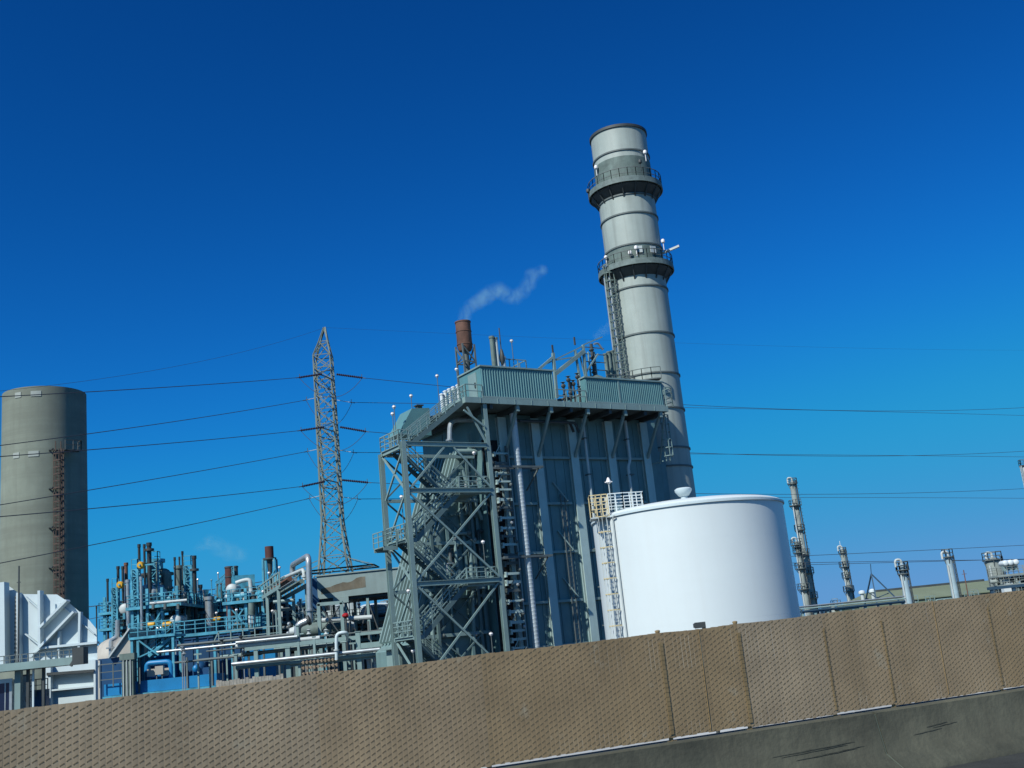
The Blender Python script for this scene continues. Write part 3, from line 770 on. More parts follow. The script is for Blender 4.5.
for zf, zt in ((43.75, 1.15), (35.5, 1.15)):
    Ro = 3.62
    b = MB(); b.band(C0, zf, zf + .12, SR + .04, Ro, 48); b.band(C0, zf - .2, zf - .002, Ro - .1, Ro, 48); o = b.build('ring_platform', M['ringgreen'], stack)
    r = MB()
    pts = [Vector((SX + (Ro - .06) * math.cos(a), SY + (Ro - .06) * math.sin(a), zf + .12)) for a in np.linspace(0, 2 * math.pi, 29)]
    r.rail(pts, 1.1, .06, 3, (.5,)); r.build('railing', M['grid'], o)
    r = MB(); r.band(C0, zf + .123, zf + .34, Ro - .035, Ro - .02, 48); r.build('toe_board', M['ringgreen'], o)
    for k in range(16):
        a = 2 * math.pi * (k + .5) / 16; e = Vector((math.cos(a), math.sin(a), 0))
        r = MB(); r.bar(Vector(C0) + e * (Ro - .15) + Z * (zf - .1), Vector(C0) + e * (SR - .02) + Z * (zf - 1.35), .12); r.bar(Vector(C0) + e * (Ro - .1) + Z * (zf - .1), Vector(C0) + e * (SR) + Z * (zf - .1), .12, .2)
        r.build('bracket', M['dark'], o)
    r = MB(); r.lathe([(SR + .02, zf - 1.0), (Ro - .25, zf - .3), (Ro - .25, zf - .2), (SR + .02, zf - .2)], C0, 48, True); r.build('skirt', M['dark'], o)
def sang(px, y, z):
    """angle on the shell for a column of the photograph"""
    best = min(np.linspace(math.pi, 2 * math.pi, 400), key=lambda a: abs(pix((SX + y * math.cos(a), SY + y * math.sin(a), z))[0] - px))
    return best
def sp(px, r, z):
    a = sang(px, r, z); return Vector((SX + r * math.cos(a), SY + r * math.sin(a), z))
# lamps, boom, little boards
def beacon(p, dark, nm='beacon'):
    b = MB(); b.tube(p - Z * .9, p - Z * .15, .04, n=6); b.lathe([(.08, -.2), (.17, -.1), (.19, .1), (.12, .22), (.02, .26)], p, 10)
    b.build(nm, M['dark'] if dark else M['globe'], stack)
beacon(sp(596, SR + .3, 46.2), False); beacon(sp(645, SR + .3, 46.9), False); beacon(sp(640, SR + .6, 45.6), True); beacon(sp(588, 3.7, 44.2), True)
beacon(sp(606, SR + .3, 37.0), False); beacon(sp(663, SR + .35, 38.0), False); beacon(sp(636, SR + .3, 37.0), False); beacon(sp(630, SR + .3, 36.6), False)
for px, z in ((639, 36.9), (653, 36.9)):
    p = sp(px, SR + .12, z); d = (p - Vector((SX, SY, z))).normalized(); tan = Vector((-d.y, d.x, 0))
    b = MB(); b.prism([p - tan * .32 - Z * .3, p + tan * .32 - Z * .3, p + tan * .32 + Z * .35, p - tan * .32 + Z * .35], d * .06); b.build('sign_board', M['palegrey'], stack)
p = sp(663, SR, 37.2); b = MB(); b.bar(p, Vector((SX + 4.3, SY - .9, 37.55)), .2); b.build('boom_arm', M['palegrey'], stack)
# caged ladder and riser pipe on the left side
al = math.pi * 1.19; e = Vector((math.cos(al), math.sin(al), 0)); tn = Vector((-e.y, e.x, 0))
base = Vector(C0) + e * (SR + .28)
b = MB()
for q in (-.3, .3): b.bar(base + tn * q + Z * 17, base + tn * q + Z * 36.6, .07)
for k in range(64): b.bar(base - tn * .3 + Z * (17.1 + k * .3), base + tn * .3 + Z * (17.1 + k * .3), .045)
lad = b.build('ladder', M['weathered'], stack)
b = MB()
for k in range(24):
    z = 18 + k * .78; pts = [base + tn * (.5 * math.cos(x)) + e * (.85 * math.sin(x)) + Z * z for x in np.linspace(0, math.pi, 8)]
    for p_, q_ in zip(pts, pts[1:]): b.bar(p_, q_, .05, .1)
for x in np.linspace(.25, math.pi - .25, 6): b.bar(base + tn * (.5 * math.cos(x)) + e * (.85 * math.sin(x)) + Z * 18, base + tn * (.5 * math.cos(x)) + e * (.85 * math.sin(x)) + Z * 36, .06)
b.build('cage', M['weathered'], lad)
al = math.pi * 1.10; e = Vector((math.cos(al), math.sin(al), 0)); base = Vector(C0) + e * (SR + .55)
b = MB(); b.tube(base + Z * 17, base + Z * 36.2, .15, n=8); b.tube(base + Vector((.35, -.5, 17)), base + Vector((.35, -.5, 35.4)), .09, n=8); b.build('riser_pipe', M['galv'], stack)
b = MB(); zf = 24.2
b.band(C0, zf, zf + .1, SR + .14, SR + 1.0, 20, math.pi * .95, math.pi * 1.55)
o = b.build('half_platform', M['grid'], stack)
r = MB(); r.rail([Vector((SX + (SR + .95) * math.cos(a), SY + (SR + .95) * math.sin(a), zf + .1)) for a in np.linspace(math.pi * .95, math.pi * 1.55, 9)], 1.0, .06, 3); r.build('railing', M['grid'], o)
# ------------------------------------------------------------------ white storage tank
TY = 66.0
pl = at(592, 523, TY); pr = at(782.5, 504, TY)
TR = (pr.x - pl.x) / 2 * .992; TX = (pl.x + pr.x) / 2; TH = (pl.z + pr.z) / 2 - .02
TX, TR = 9.60, 5.65
tank = thing('storage_tank', (TX, TY, 0), 'big white cylindrical storage tank with low domed roof in front of the boiler', 'tank')
TC = Vector((TX, TY, 0))
b = MB(); b.lathe([(TR, -.1), (TR, TH)], TC, 96); b.build('shell', M['white'], tank)
b = MB()
for z in (2.2, 4.4, 6.6): b.band(TC, z - .006, z + .006, TR - .01, TR + .002, 96)
b.build('weld_seam', M['white'], tank)
b = MB(); b.band(TC, TH - .09, TH + .02, TR - .05, TR + .09, 96); b.build('top_rim', M['duct'], tank)
b = MB(); b.lathe([(TR - .06, TH - .05)] + [(TR * math.cos(x), TH + .02 + .62 * math.sin(x)) for x in np.linspace(.1, 1.5, 12)] + [(.01, TH + .64)], TC, 96); b.build('roof', M['white'], tank)
def tp(px, py, dy=0):
    return at(px, py, TY + dy)
# mushroom vent
v = at(683, 489.5, TY - 1); b = MB(); b.lathe([(.2, TH + .3), (.2, v.z - .42), (.30, v.z - .38), (.50, v.z - .12), (.52, v.z), (.40, v.z + .08), (.01, v.z + .12)], (v.x, v.y, 0), 20); b.build('roof_vent', M['duct'], tank)
# ladder with cage on the left front
lp = at(607, 580, TY); 
la = min(np.linspace(math.pi, 1.5 * math.pi, 400), key=lambda a: abs(pix((TX + (TR + .22) * math.cos(a), TY + (TR + .22) * math.sin(a), 4.5))[0] - 612.5))
e = Vector((math.cos(la), math.sin(la), 0)); tn = Vector((-e.y, e.x, 0)); base = TC + e * (TR + .18)
b = MB()
for q in (-.24, .24): b.bar(base + tn * q, base + tn * q + Z * (TH + 1.1), .05)
for k in range(int(TH / .3)): b.bar(base - tn * .24 + Z * (.3 + k * .3), base + tn * .24 + Z * (.3 + k * .3), .03)
lad = b.build('ladder', M['palegrey'], tank)
b = MB()
for k in range(9):
    z = 1.6 + k * (TH - 1.6) / 8; pts = [base + tn * (.33 * math.cos(x)) + e * (.5 * math.sin(x)) + Z * z for x in np.linspace(-.2, math.pi + .2, 9)]
    for p_, q_ in zip(pts, pts[1:]): b.bar(p_, q_, .035, .06)
b.build('cage_hoop', M['yellow'], lad)
b = MB()
for x in np.linspace(.2, math.pi - .2, 6): b.bar(base + tn * (.33 * math.cos(x)) + e * (.5 * math.sin(x)) + Z * 1.6, base + tn * (.33 * math.cos(x)) + e * (.5 * math.sin(x)) + Z * TH, .028)
b.build('cage_bar', M['palegrey'], lad)
# conduit beside the ladder
b = MB(); cpt = TC + Vector((math.cos(la + .11), math.sin(la + .11), 0)) * (TR + .1); b.pipe([cpt, cpt + Z * (TH - .2), cpt + Vector((.1, -.3, TH - .05))], .045, 6); b.build('conduit', M['palegrey'], tank)
# platform box at the ladder head (yellow) and walkway rails (white)
b = MB(); b.bx(base.x - .8, base.x + .3, base.y - .3, base.y + 1.1, TH - .08, TH); pf = b.build('ladder_platform', M['palegrey'], tank)
b = MB(); x0, x1, y0, y1 = base.x - .75, base.x + .25, base.y - .28, base.y + 1.05
b.rail([(x1, y0, TH), (x0, y0, TH), (x0, y1, TH), (x1, y1, TH)], 1.25, .06, .38, (.35, .68)); b.build('yellow_railing', M['yellow'], pf)
b = MB(); zr = TH + .15
arc = [TC + Vector(((TR - .3) * math.cos(a), (TR - .3) * math.sin(a), zr)) for a in np.linspace(la + .1, la - .62, 7)]
b.rail([Vector((x1 + .05, y0, zr)), Vector((x1 + .9, y0 + .1, zr)), Vector((x1 + 2.1, y0 + .5, zr))], 1.1, .055, .5, (.35, .68))
b.rail([Vector((x1 + .05, y1, zr)), Vector((x1 + 2.1, y1 + .5, zr)), Vector((x1 + 2.1, y0 + .5, zr))], 1.1, .055, .5, (.35, .68))
b.build('white_railing', M['white'], tank)
# lamp on a pole at the platform
lp2 = at(608.5, 482, base.y + .5); b = MB(); b.tube((lp2.x, lp2.y, TH), (lp2.x, lp2.y, lp2.z), .035, n=6); o = b.build('lamp_pole', M['palegrey'], tank)
b = MB(); b.lathe([(.05, -.12), (.17, -.02), (.12, .1), (.05, .26)], lp2, 10); b.bar(lp2 - Vector((.22, 0, 0)), lp2 + Vector((.22, 0, 0)), .05); b.build('lamp_head', M['globe'], o)
# ------------------------------------------------------------------ concrete silo at the left
LY = 128.0
l_ = at(4, 397, LY); r_ = at(86, 396, LY); LR = (r_.x - l_.x) / 2 * .943; LX = (l_.x + r_.x) / 2 - .02; LZ = l_.z - .35
silo = thing('concrete_silo', (LX, LY, 0), 'broad tall weathered concrete silo with a rusty caged ladder at the far left', 'silo')
SCN = Vector((LX, LY, 0))
prof = [(LR * 1.035, -.1)]
z = 2.2
while z < LZ - 1:
    f = 1 + .035 * (1 - z / LZ); prof += [(LR * f, z)]; z += 2.3
prof += [(LR, LZ), (LR - .35, LZ), (LR - .35, LZ - 3)]
b = MB(); b.lathe(prof, SCN, 72); b.build('silo_shell', M['concrete'], silo, sharp=60)
def silo_a(px, z, R=LR):
    return min(np.linspace(math.pi, 2 * math.pi, 500), key=lambda a: abs(pix((LX + R * math.cos(a), LY + R * math.sin(a), z))[0] - px))
for px, py, w_ in ((18, 397, .8), (36, 395.5, 1.15), (16.5, 457, .8), (33.5, 455.5, 1.15)):
    z = at(px, py, LY - LR * .8).z; a = silo_a(px, z); R = LR * (1 + .035 * (1 - z / LZ)) + .02; vs, fs = [], []
    n = 6
    for k in range(n + 1):
        aa = a + (k / n - .5) * w_ / R
        for rr_, zz in ((R - .1, z - .32), (R + .04, z - .32), (R + .04, z + .32), (R - .1, z + .32)): vs.append((LX + rr_ * math.cos(aa), LY + rr_ * math.sin(aa), zz))
    for k in range(n):
        for i in range(4): j = (i + 1) % 4; fs.append((k * 4 + i, k * 4 + j, k * 4 + 4 + j, k * 4 + 4 + i))
    fs += [(3, 2, 1, 0), tuple(n * 4 + i for i in range(4))]
    b = MB(); b.add(vs, fs); b.build('white_patch', M['patch'], silo)
zt = at(57, 448, LY - LR).z; a = silo_a(57.5, 20); e = Vector((math.cos(a), math.sin(a), 0)); tn = Vector((-e.y, e.x, 0))
b = MB()
for q in (-.3, .3): b.bar(SCN + e * (LR + .5) + tn * q + Z * 4, SCN + e * (LR + .3) + tn * q + Z * (zt + 1), .09)
for k in range(80):
    z = 4.2 + k * .34
    if z < zt: b.bar(SCN + e * (LR + .42) - tn * .3 + Z * z, SCN + e * (LR + .42) + tn * .3 + Z * z, .05)
lad = b.build('ladder', M['oldrust'], silo)
b = MB(); z = 5
while z < zt:
    pts = [SCN + e * (LR + .42) + tn * (.55 * math.cos(x)) + e * (.8 * math.sin(x)) + Z * z for x in np.linspace(0, math.pi, 8)]
    for p_, q_ in zip(pts, pts[1:]): b.bar(p_, q_, .05, .16)
    z += .8
for x in np.linspace(.1, math.pi - .1, 6): b.bar(SCN + e * (LR + .5) + tn * (.55 * math.cos(x)) + e * (.8 * math.sin(x)) + Z * 5, SCN + e * (LR + .3) + tn * (.55 * math.cos(x)) + e * (.8 * math.sin(x)) + Z * zt, .08)
b.build('ladder_cage', M['oldrust'], lad)
for z in np.arange(7, zt, 4.5):
    b = MB(); b.bar(SCN + e * (LR - .1) - tn * .9 + Z * z, SCN + e * (LR + 1.0) - tn * .8 + Z * z, .14); b.bar(SCN + e * (LR + .2) - tn * 1.0 + Z * z, SCN + e * (LR + .2) + tn * .6 + Z * z, .1); b.build('ladder_bracket', M['dark'], lad)
b = MB(); p = SCN + e * (LR + .1) + tn * .5 + Z * (zt - .2); q = p + tn * 1.8
b.prism([p, q, q + e * 1.1, p + e * 1.1], (0, 0, .1)); b.rail([p + e * 1.1 + Z * .1, q + e * 1.1 + Z * .1, q + Z * .1], 1.1, .08, .9); b.build('ladder_platform', M['dark'], silo)

# ------------------------------------------------------------------ white stiffened duct at the bottom left
DY = 70.0
wd = thing('white_duct', (at(50, 650, DY).x, DY + 3, 0), 'white painted steel inlet duct with chamfered corner and diagonal stiffeners at the far left', 'duct')
VIEW = Vector((-.52, 1, 0))                       # the duct runs back to the left
def Q(px, py, dy=0.0): return at(px, py, DY + dy)
poly = [(20, 594), (57, 594.5), (67, 601), (82, 614), (89, 620), (96.5, 629), (97.5, 661), (20, 668)]
b = MB(); b.prism([Q(*p) for p in poly], VIEW * 6); body = b.build('duct_body', M['duct'], wd)
pl_ = [(-12, 586), (6, 584), (20, 594), (20, 668), (-12, 671)]
b = MB(); b.prism([Q(*p, .35) for p in pl_], VIEW * 5.5); b.build('duct_body', M['duct'], wd)
for (x0, y0), (x1, y1), w_, d_ in (((6, 583), (7, 668), .42, .7), ((21, 593), (22, 667), .16, .5), ((42.5, 591), (42.8, 647), .16, .55), ((61, 631), (60.5, 657), .12, .35), ((82, 612), (81, 655), .14, .4),
                          ((43, 628), (70, 600.5), .14, .6), ((43, 647.5), (77, 612), .14, .6), ((42.5, 648), (99.5, 642.5), .14, .45), ((27, 597), (42.5, 611), .06, .25), ((27, 634), (42.5, 646.5), .06, .3), ((33, 656.5), (42.5, 648), .08, .3), ((60, 603.5), (95, 634), .05, .12)):
    a = Q(x0, y0, -.01); c = Q(x1, y1, -.01)
    b = MB(); up = Vector((0, 1, 0)); b.bar(a + Vector((0, -d_ / 2, 0)), c + Vector((0, -d_ / 2, 0)), w_, d_, up=up); b.build('stiffener', M['duct'], body)
b = MB(); b.bx(Q(15.5, 600).x, Q(18, 600).x, DY - .1, DY + .33, Q(16, 668).z, Q(16, 596).z)
z = Q(16, 666).z
pf_ = b.build('cable_ladder', M['beige'], wd); b = MB()
while z < Q(16, 598).z: b.bx(Q(15.7, 600).x, Q(17.7, 600).x, DY - .14, DY - .1, z, z + .12); z += .26
b.build('ladder_slot', M['dark'], pf_)
# lower white casing under it
lw = thing('white_casing', (at(75, 690, DY).x, DY + 2, 0), 'low white panelled casing under the walkway at the bottom left', 'casing')
b = MB(); b.prism([Q(50, 664, -.4), Q(96.5, 659, -.4), Q(96.5, 716, -.4), Q(50, 720, -.4)], VIEW * 5); lb = b.build('casing_body', M['duct'], lw)
for (x0, y0), (x1, y1), w_, d_ in (((50, 674), (97, 670.5), .16, .5), ((50, 690.5), (97, 686), .10, .35), ((51, 664), (51, 712), .3, .4), ((97, 660), (97.3, 712), .12, .4)):
    a = Q(x0, y0, -.41); c = Q(x1, y1, -.41); b = MB(); b.bar(a + Vector((0, -d_ / 2, 0)), c + Vector((0, -d_ / 2, 0)), w_, d_, up=(0, 1, 0)); b.build('stiffener', M['duct'] if y0 != 674 else M['dark'], lb)
# walkway in front
wk = thing('walkway', (at(40, 660, 66).x, 66, 0), 'grey green steel walkway on posts crossing in front of the white duct', 'walkway')
a = at(-30, 667, 66); c = at(84, 657.5, 66); a.z = c.z = (a.z + c.z) / 2
b = MB(); b.bx(a.x, c.x, 65, 66.6, c.z - .42, c.z); b.build('deck', M['green'], wk)
b = MB(); b.rail([(a.x, 66.5, c.z), (c.x, 66.5, c.z)], .5, .05, .35, (.5,)); b.build('railing', M['grid'], wk)
b = MB(); p = at(81, 657, 65); b.bx(p.x - .35, p.x + .3, 64.6, 65.3, c.z - .45, c.z + .5); b.bar((p.x - .6, 65, c.z - .5), (p.x, 65, c.z + .4), .15); b.build('end_bracket', M['dark'], wk)
for px, w_, mt in ((20.5, .34, 'green'), (30.5, .16, 'dark'), (36, .10, 'duct'), (46, .14, 'dark')):
    p = at(px, 690, 66); b = MB(); b.bx(p.x - w_ / 2, p.x + w_ / 2, 65.6, 65.6 + w_, -.1, c.z - .42); b.build('post', M[mt], wk)
gp = thing('gauge_panel', (at(43, 690, 67).x, 67, 0), 'dark blue gauge panel with a small handrail under the walkway', 'panel')
p = at(40, 700, 67); b = MB(); b.bx(p.x - .5, p.x + .35, 67, 67.5, -.1, p.z + .6); b.build('panel_body', M['navy'], gp)
b = MB(); b.rail([(p.x - .55, 66.9, p.z + .2), (p.x + .5, 66.9, p.z + .2)], 1.0, .05, .3, (.33, .66)); b.build('railing', M['grid'], gp)
bx_ = thing('beige_cabinet', (at(24, 690, 67.4).x, 67.4, 0), 'narrow pale cabinet between the walkway posts at the bottom left', 'cabinet')
p = at(24, 676, 67.4); b = MB(); b.bx(p.x - .25, p.x + .3, 67.2, 67.9, .6, p.z); b.build('cabinet_body', M['palegrey'], bx_)
b = MB(); b.bx(p.x - .3, p.x + .36, 67.15, 67.95, p.z, p.z + .08); b.bx(p.x + .22, p.x + .26, 67.15, 67.2, 1.6, 1.9); b.build('lid', M['dark'], bx_)
cb = thing('site_cabin', (at(0, 690, 66).x, 67, 0), 'cabin with a dark window in a pale frame at the bottom left corner', 'cabin')
p0 = at(-40, 690, 66); p1 = at(12, 690, 66); z1 = at(5, 680, 66).z
b = MB(); b.bx(p0.x, p1.x, 66.05, 68.5, -.1, z1); b.build('wall', M['palegrey'], cb)
b = MB(); xx = [p1.x - .16, p1.x - 1.0]; b.bx(xx[1] - 1, p1.x + .02, 65.95, 66.04, z1 - .18, z1 + .06); b.bx(p1.x - .14, p1.x + .02, 65.95, 66.04, .3, z1 - .18); b.bx(p1.x - .42, p1.x - .36, 65.97, 66.04, .3, z1 - .18); f = b.build('window_frame', M['galv'], cb)
b = MB(); b.bx(xx[1] - 1, p1.x - .14, 66.0, 66.045, .3, z1 - .18); b.build('pane', M['glassdark'], f)
# dark lattice pole in front
p = at(19, 566, 68); t = thing('lattice_pole', (p.x, 68, 0), 'slim dark pole rising in front of the white duct and the silo', 'pole')
b = MB(); b.tube((p.x, 68, -.1), (p.x, 68, p.z), .075, .05, 8); b.build('pole', M['dark'], t)
b = MB(); b.bx(p.x - .13, p.x + .13, 67.9, 68.1, 0, 4.0); b.build('sleeve', M['dark'], t)
b = MB(); b.bar((p.x - .12, 68, p.z - 1), (p.x + .12, 68, p.z - 1), .05); b.build('step', M['dark'], t)

# ------------------------------------------------------------------ beige chute and dome tank
t = thing('beige_hood', (at(118, 650, 92).x, 94, 0), 'beige sloping sheet metal hood beside the cyan stair frame', 'hood')
b = MB(); b.prism([at(110, 657.5, 92), at(130, 629, 92), at(130.5, 656, 92)], (0, 6, 0)); o = b.build('hood_body', M['beige'], t)
b = MB(); b.bar(at(109, 658, 91.9), at(130, 628.5, 91.9), .12, .4, up=(0, 1, 0)); b.build('edge_flange', M['palegrey'], o)
b = MB(); p = at(109, 664, 93); b.bx(p.x - .3, p.x + 2.2, 92.2, 97.5, 0, at(115, 657.5, 92.2).z - .02); b.build('base', M['navy'], t)
p = at(117, 640, 100); t = thing('dome_tank', (p.x, 100, 0), 'rounded beige dome tank half hidden behind the sloping hood', 'tank')
zt = at(117, 637, 100).z; b = MB(); b.lathe([(2.3, 0), (2.3, zt - 2.2)] + [(2.3 * math.cos(x), zt - 2.2 + 2.2 * math.sin(x)) for x in np.linspace(.1, 1.5, 9)] + [(.01, zt)], (p.x, 100, 0), 32); b.build('tank_shell', M['beige'], t)
b = MB(); b.band((p.x, 100, 0), zt - 2.4, zt - 2.2, 2.29, 2.38, 32); b.build('rim', M['palegrey'], t)
p = at(120, 600, 96); t = thing('bent_pipe', (p.x, 96, 0), 'grey pipe with a double bend beside the dome tank', 'pipe')
b = MB(); b.pipe([at(111, 660, 96), at(111, 640, 96), at(117, 637, 96), at(117.5, 620, 96)], .19, 10); b.build('pipe_body', M['galv'], t)
b = MB(); b.lathe([(.29, -.06), (.4, -.05), (.4, .06), (.29, .07)], at(111, 648, 96), 12, True); b.build('flange', M['galv'], t)

# ------------------------------------------------------------------ process units
def stackpipe(px, py, Y, r, mname, label, zb=0, name='vent_stack', cap=True, group=None, cat='vent stack', ringpy=None):
    p = at(px, py, Y); t = thing(name, (p.x, Y, max(zb, 0)), label, cat, group)
    b = MB(); b.tube((p.x, Y, zb - .05), (p.x, Y, p.z), r, n=12); o = b.build('pipe_body', M[mname], t)
    if cap:
        b = MB(); b.band((p.x, Y, 0), p.z - .3, p.z + .03, r * .8, r * 1.25, 12); b.build('rim', M[mname], o)
    if ringpy:
        z = at(px, ringpy, Y).z; b = MB(); b.band((p.x, Y, 0), z - .1, z + .12, r * .9, r * 2.2, 14); b.build('ring', M['dark'], o)
    return t, p
def unit(name, label, px0, px1, Y0, dep, levels, mname, nx=3, seed=1, posts_top=None, clutter=20, rails=True, brace=True, cat='process unit'):
    """a steel process structure: posts, decks with railings, braces, and the pipework and vessels hung in it"""
    r = random.Random(seed); Y1 = Y0 + dep
    x0 = at(px0, levels[0], Y0).x; x1 = at(px1, levels[0], Y0).x; zs = [at((px0 + px1) / 2, py, Y0).z for py in levels]
    t = thing(name, ((x0 + x1) / 2, (Y0 + Y1) / 2, 0), label, cat)
    zt = posts_top and at((px0 + px1) / 2, posts_top, Y0).z or zs[-1]
    xs = np.linspace(x0, x1, nx)
    for x in xs:
        for y in (Y0, Y1):
            b = MB(); b.bx(x - .13, x + .13, y - .13, y + .13, -.1, zt); b.build('post', M[mname], t)
    for z in zs:
        b = MB(); b.bx(x0 - .4, x1 + .4, Y0 - .35, Y1 + .35, z, z + .06); b.bx(x0 - .4, x1 + .4, Y0 - .47, Y0 - .35, z - .2, z + .08); b.bx(x0 - .4, x1 + .4, Y1 + .35, Y1 + .47, z - .2, z + .08); b.bx(x0 - .52, x0 - .4, Y0 - .47, Y1 + .47, z - .2, z + .08); b.bx(x1 + .4, x1 + .52, Y0 - .47, Y1 + .47, z - .2, z + .08)
        o = b.build('deck', M[mname], t)
        if rails:
            b = MB(); b.rail([(x0 - .46, Y0 - .41, z + .08), (x1 + .46, Y0 - .41, z + .08), (x1 + .46, Y1 + .41, z + .08), (x0 - .46, Y1 + .41, z + .08), (x0 - .46, Y0 - .41, z + .08)], 1.1, .055, .8, (.36, .7)); b.build('railing', M[mname], o)
    if brace:
        lv = [0] + zs
        for i, (za, zb) in enumerate(zip(lv, lv[1:])):
            k = (i + seed) % (nx - 1)
            b = MB(); b.bar((xs[k], Y0, za + .2), (xs[k + 1], Y0, zb - .35), .13); b.bar((xs[k + 1], Y0 + .02, za + .2), (xs[k], Y0 + .02, zb - .35), .13); b.build('brace', M[mname], t)
    lv = [0] + zs + ([zt] if zt > zs[-1] + .5 else [])
    for k in range(clutter):
        i = r.randrange(len(lv) - 1); za, zb = lv[i] + .08, lv[i + 1] - .35
        x = r.uniform(x0, x1); y = r.uniform(Y0 + .3, Y0 + dep * .6); c = r.random()
        mt = M[r.choice((mname, mname, 'galv', 'dark', 'dark', 'grid', 'grid', 'palegrey', 'weathered', 'cyan'))]
        b = MB()
        if c < .34:
            x2 = r.uniform(x0, x1); z = r.uniform(za + .3, zb); b.pipe([(x, y, za), (x, y, z), (x2, y, z), (x2, y, za + (zb - za) * r.random())], r.uniform(.09, .2), 8); b.build('pipe', mt, t)
        elif c < .55:
            b.tube((x, y, za), (x, y, zb), r.uniform(.1, .28), n=10); b.build('riser', mt, t)
        elif c < .72:
            rad = r.uniform(.22, .5); h = min(zb - za, r.uniform(1.2, 3.0)); b.lathe([(rad, za), (rad, za + h * .8), (rad * .8, za + h * .93), (.02, za + h)], (x, y, 0), 14); b.build('vessel', mt, t)
        elif c < .86:
            rad = r.uniform(.18, .38); L_ = r.uniform(1.2, 2.6); z = za + rad + .3; b.drum((x - L_ / 2, y, z), (x + L_ / 2, y, z), rad, 14); b.bx(x - L_ * .3, x - L_ * .2, y - rad * .6, y + rad * .6, za, z - rad * .7); b.bx(x + L_ * .2, x + L_ * .3, y - rad * .6, y + rad * .6, za, z - rad * .7); b.build('drum', mt, t)
        else:
            w_ = r.uniform(.3, .7); b.bx(x - w_, x + w_, y - .3, y + .3, za, za + r.uniform(.7, 1.6)); b.build('equipment_box', mt, t)
    for k in range(int(clutter * .5)):
        x = r.uniform(x0 - .3, x1 + .3); y = Y0 + r.uniform(-.3, dep); i = r.randrange(len(lv) - 1); za = lv[i]; c = r.random(); b = MB()
        mt = M[r.choice(('grid', 'galv', 'dark', mname, 'weathered'))]
        if c < .5: h = r.uniform(1.5, 4.5); b.tube((x, y, za), (x, y, za + h), r.uniform(.035, .075), n=6); b.ball((x, y, za + h), .12, 6); b.build('vent_line', mt, t)
        elif c < .8: x2 = min(x1, x + r.uniform(1, 4)); z = za + r.uniform(.4, 2.6); b.bx(x, x2, y, y + .3, z, z + .08); b.bar((x, y + .15, z), (x, y + .15, za), .06); b.bar((x2, y + .15, z), (x2, y + .15, za), .06); b.build('cable_tray', mt, t)
        else: z = za + r.uniform(.3, 1.8); b.lathe([(.1, -.25), (.22, -.2), (.1, -.05), (.1, .05), (.22, .2), (.1, .25)], (x, y, z), 8); b.bar((x, y, z), (x, y, za), .07); b.build('valve', mt, t)
    return t, x0, x1, zs
# first teal unit, nearer
unit('process_unit', 'pale teal steel process structure of stacked decks under the three tallest dark stacks', 133, 178, 108, 8, [636, 606], 'cyan', 4, 3, 588, 78)
unit('process_unit', 'pale teal decks at the far left end of the process units, above the beige hood', 105, 131, 124, 8, [652, 628, 612], 'cyan', 3, 8, 596, 60)
unit('process_unit', 'low pale teal process structure between the single thick dark stack and the rusty pair', 180, 226, 116, 8, [634, 612], 'cyan', 4, 12, 594, 90)
unit('process_unit', 'open teal deck below the pale looped pipe, left of the maroon topped stack', 230, 264, 106, 7, [629, 601], 'cyan', 3, 17, 588, 46)
unit('process_unit', 'crowded grey green pipe structure below the receding pipe bridge', 262, 316, 110, 6, [644, 622], 'green', 5, 41, 600, 84)
unit('process_unit', 'low crowded pipe structure seen under the raised grey shed', 318, 392, 109, 5, [640, 622], 'green', 5, 55, 612, 60)
# upper tower of the first unit
def tower(px0, px1, pyt, pyb, Y, mname, label, name='access_tower', rows=None):
    p0 = at(px0, pyt, Y); p1 = at(px1, pyt, Y); zb = 0
    t = thing(name, ((p0.x + p1.x) / 2, Y, 0), label, 'tower')
    w_ = p1.x - p0.x; zt = p0.z
    for x in (p0.x, p1.x):
        for y in (Y, Y + w_):
            b = MB(); b.bx(x - .09, x + .09, y - .09, y + .09, -.1, zt); b.build('leg', M[mname], t)
    z = zt; k = 0; b = MB()
    while z > 1:
        z2 = max(0, z - w_ * 1.1)
        for y in (Y, Y + w_):
            b.bar((p0.x, y, z), (p1.x, y, z), .1); b.bar((p0.x, y, z2), (p1.x, y, z), .08) if k % 2 else b.bar((p1.x, y, z2), (p0.x, y, z), .08)
        for x in (p0.x, p1.x): b.bar((x, Y, z), (x, Y + w_, z), .1); b.bar((x, Y, z2), (x, Y + w_, z), .08)
        z = z2; k += 1
    b.build('bracing', M[mname], t)
    b = MB(); b.rail([(p0.x, Y, zt), (p1.x, Y, zt), (p1.x, Y + w_, zt)], 1.0, .07, .8, (.5,)); b.build('railing', M[mname], t)
    b = MB(); b.bx(p0.x + .12, p0.x + .12 + w_ * .35, Y + .3, Y + w_ * .7, 0, zt - .4); b.build('casing', M[mname], t)
    return t
tower(131.5, 137.5, 570, 640, 108, 'cyan', 'slim pale teal lattice tower at the left edge of the nearest process structure')
tower(112, 117, 588, 650, 122, 'cyan', 'slim pale teal lattice tower with a yellow valve head beside it, above the beige hood')
tower(150, 157.5, 562, 606, 110, 'cyan', 'squat pale teal lattice tower under the widest dark stack')
tower(184, 191, 566, 640, 114, 'cyan', 'pale teal lattice tower left of the single thick dark stack')
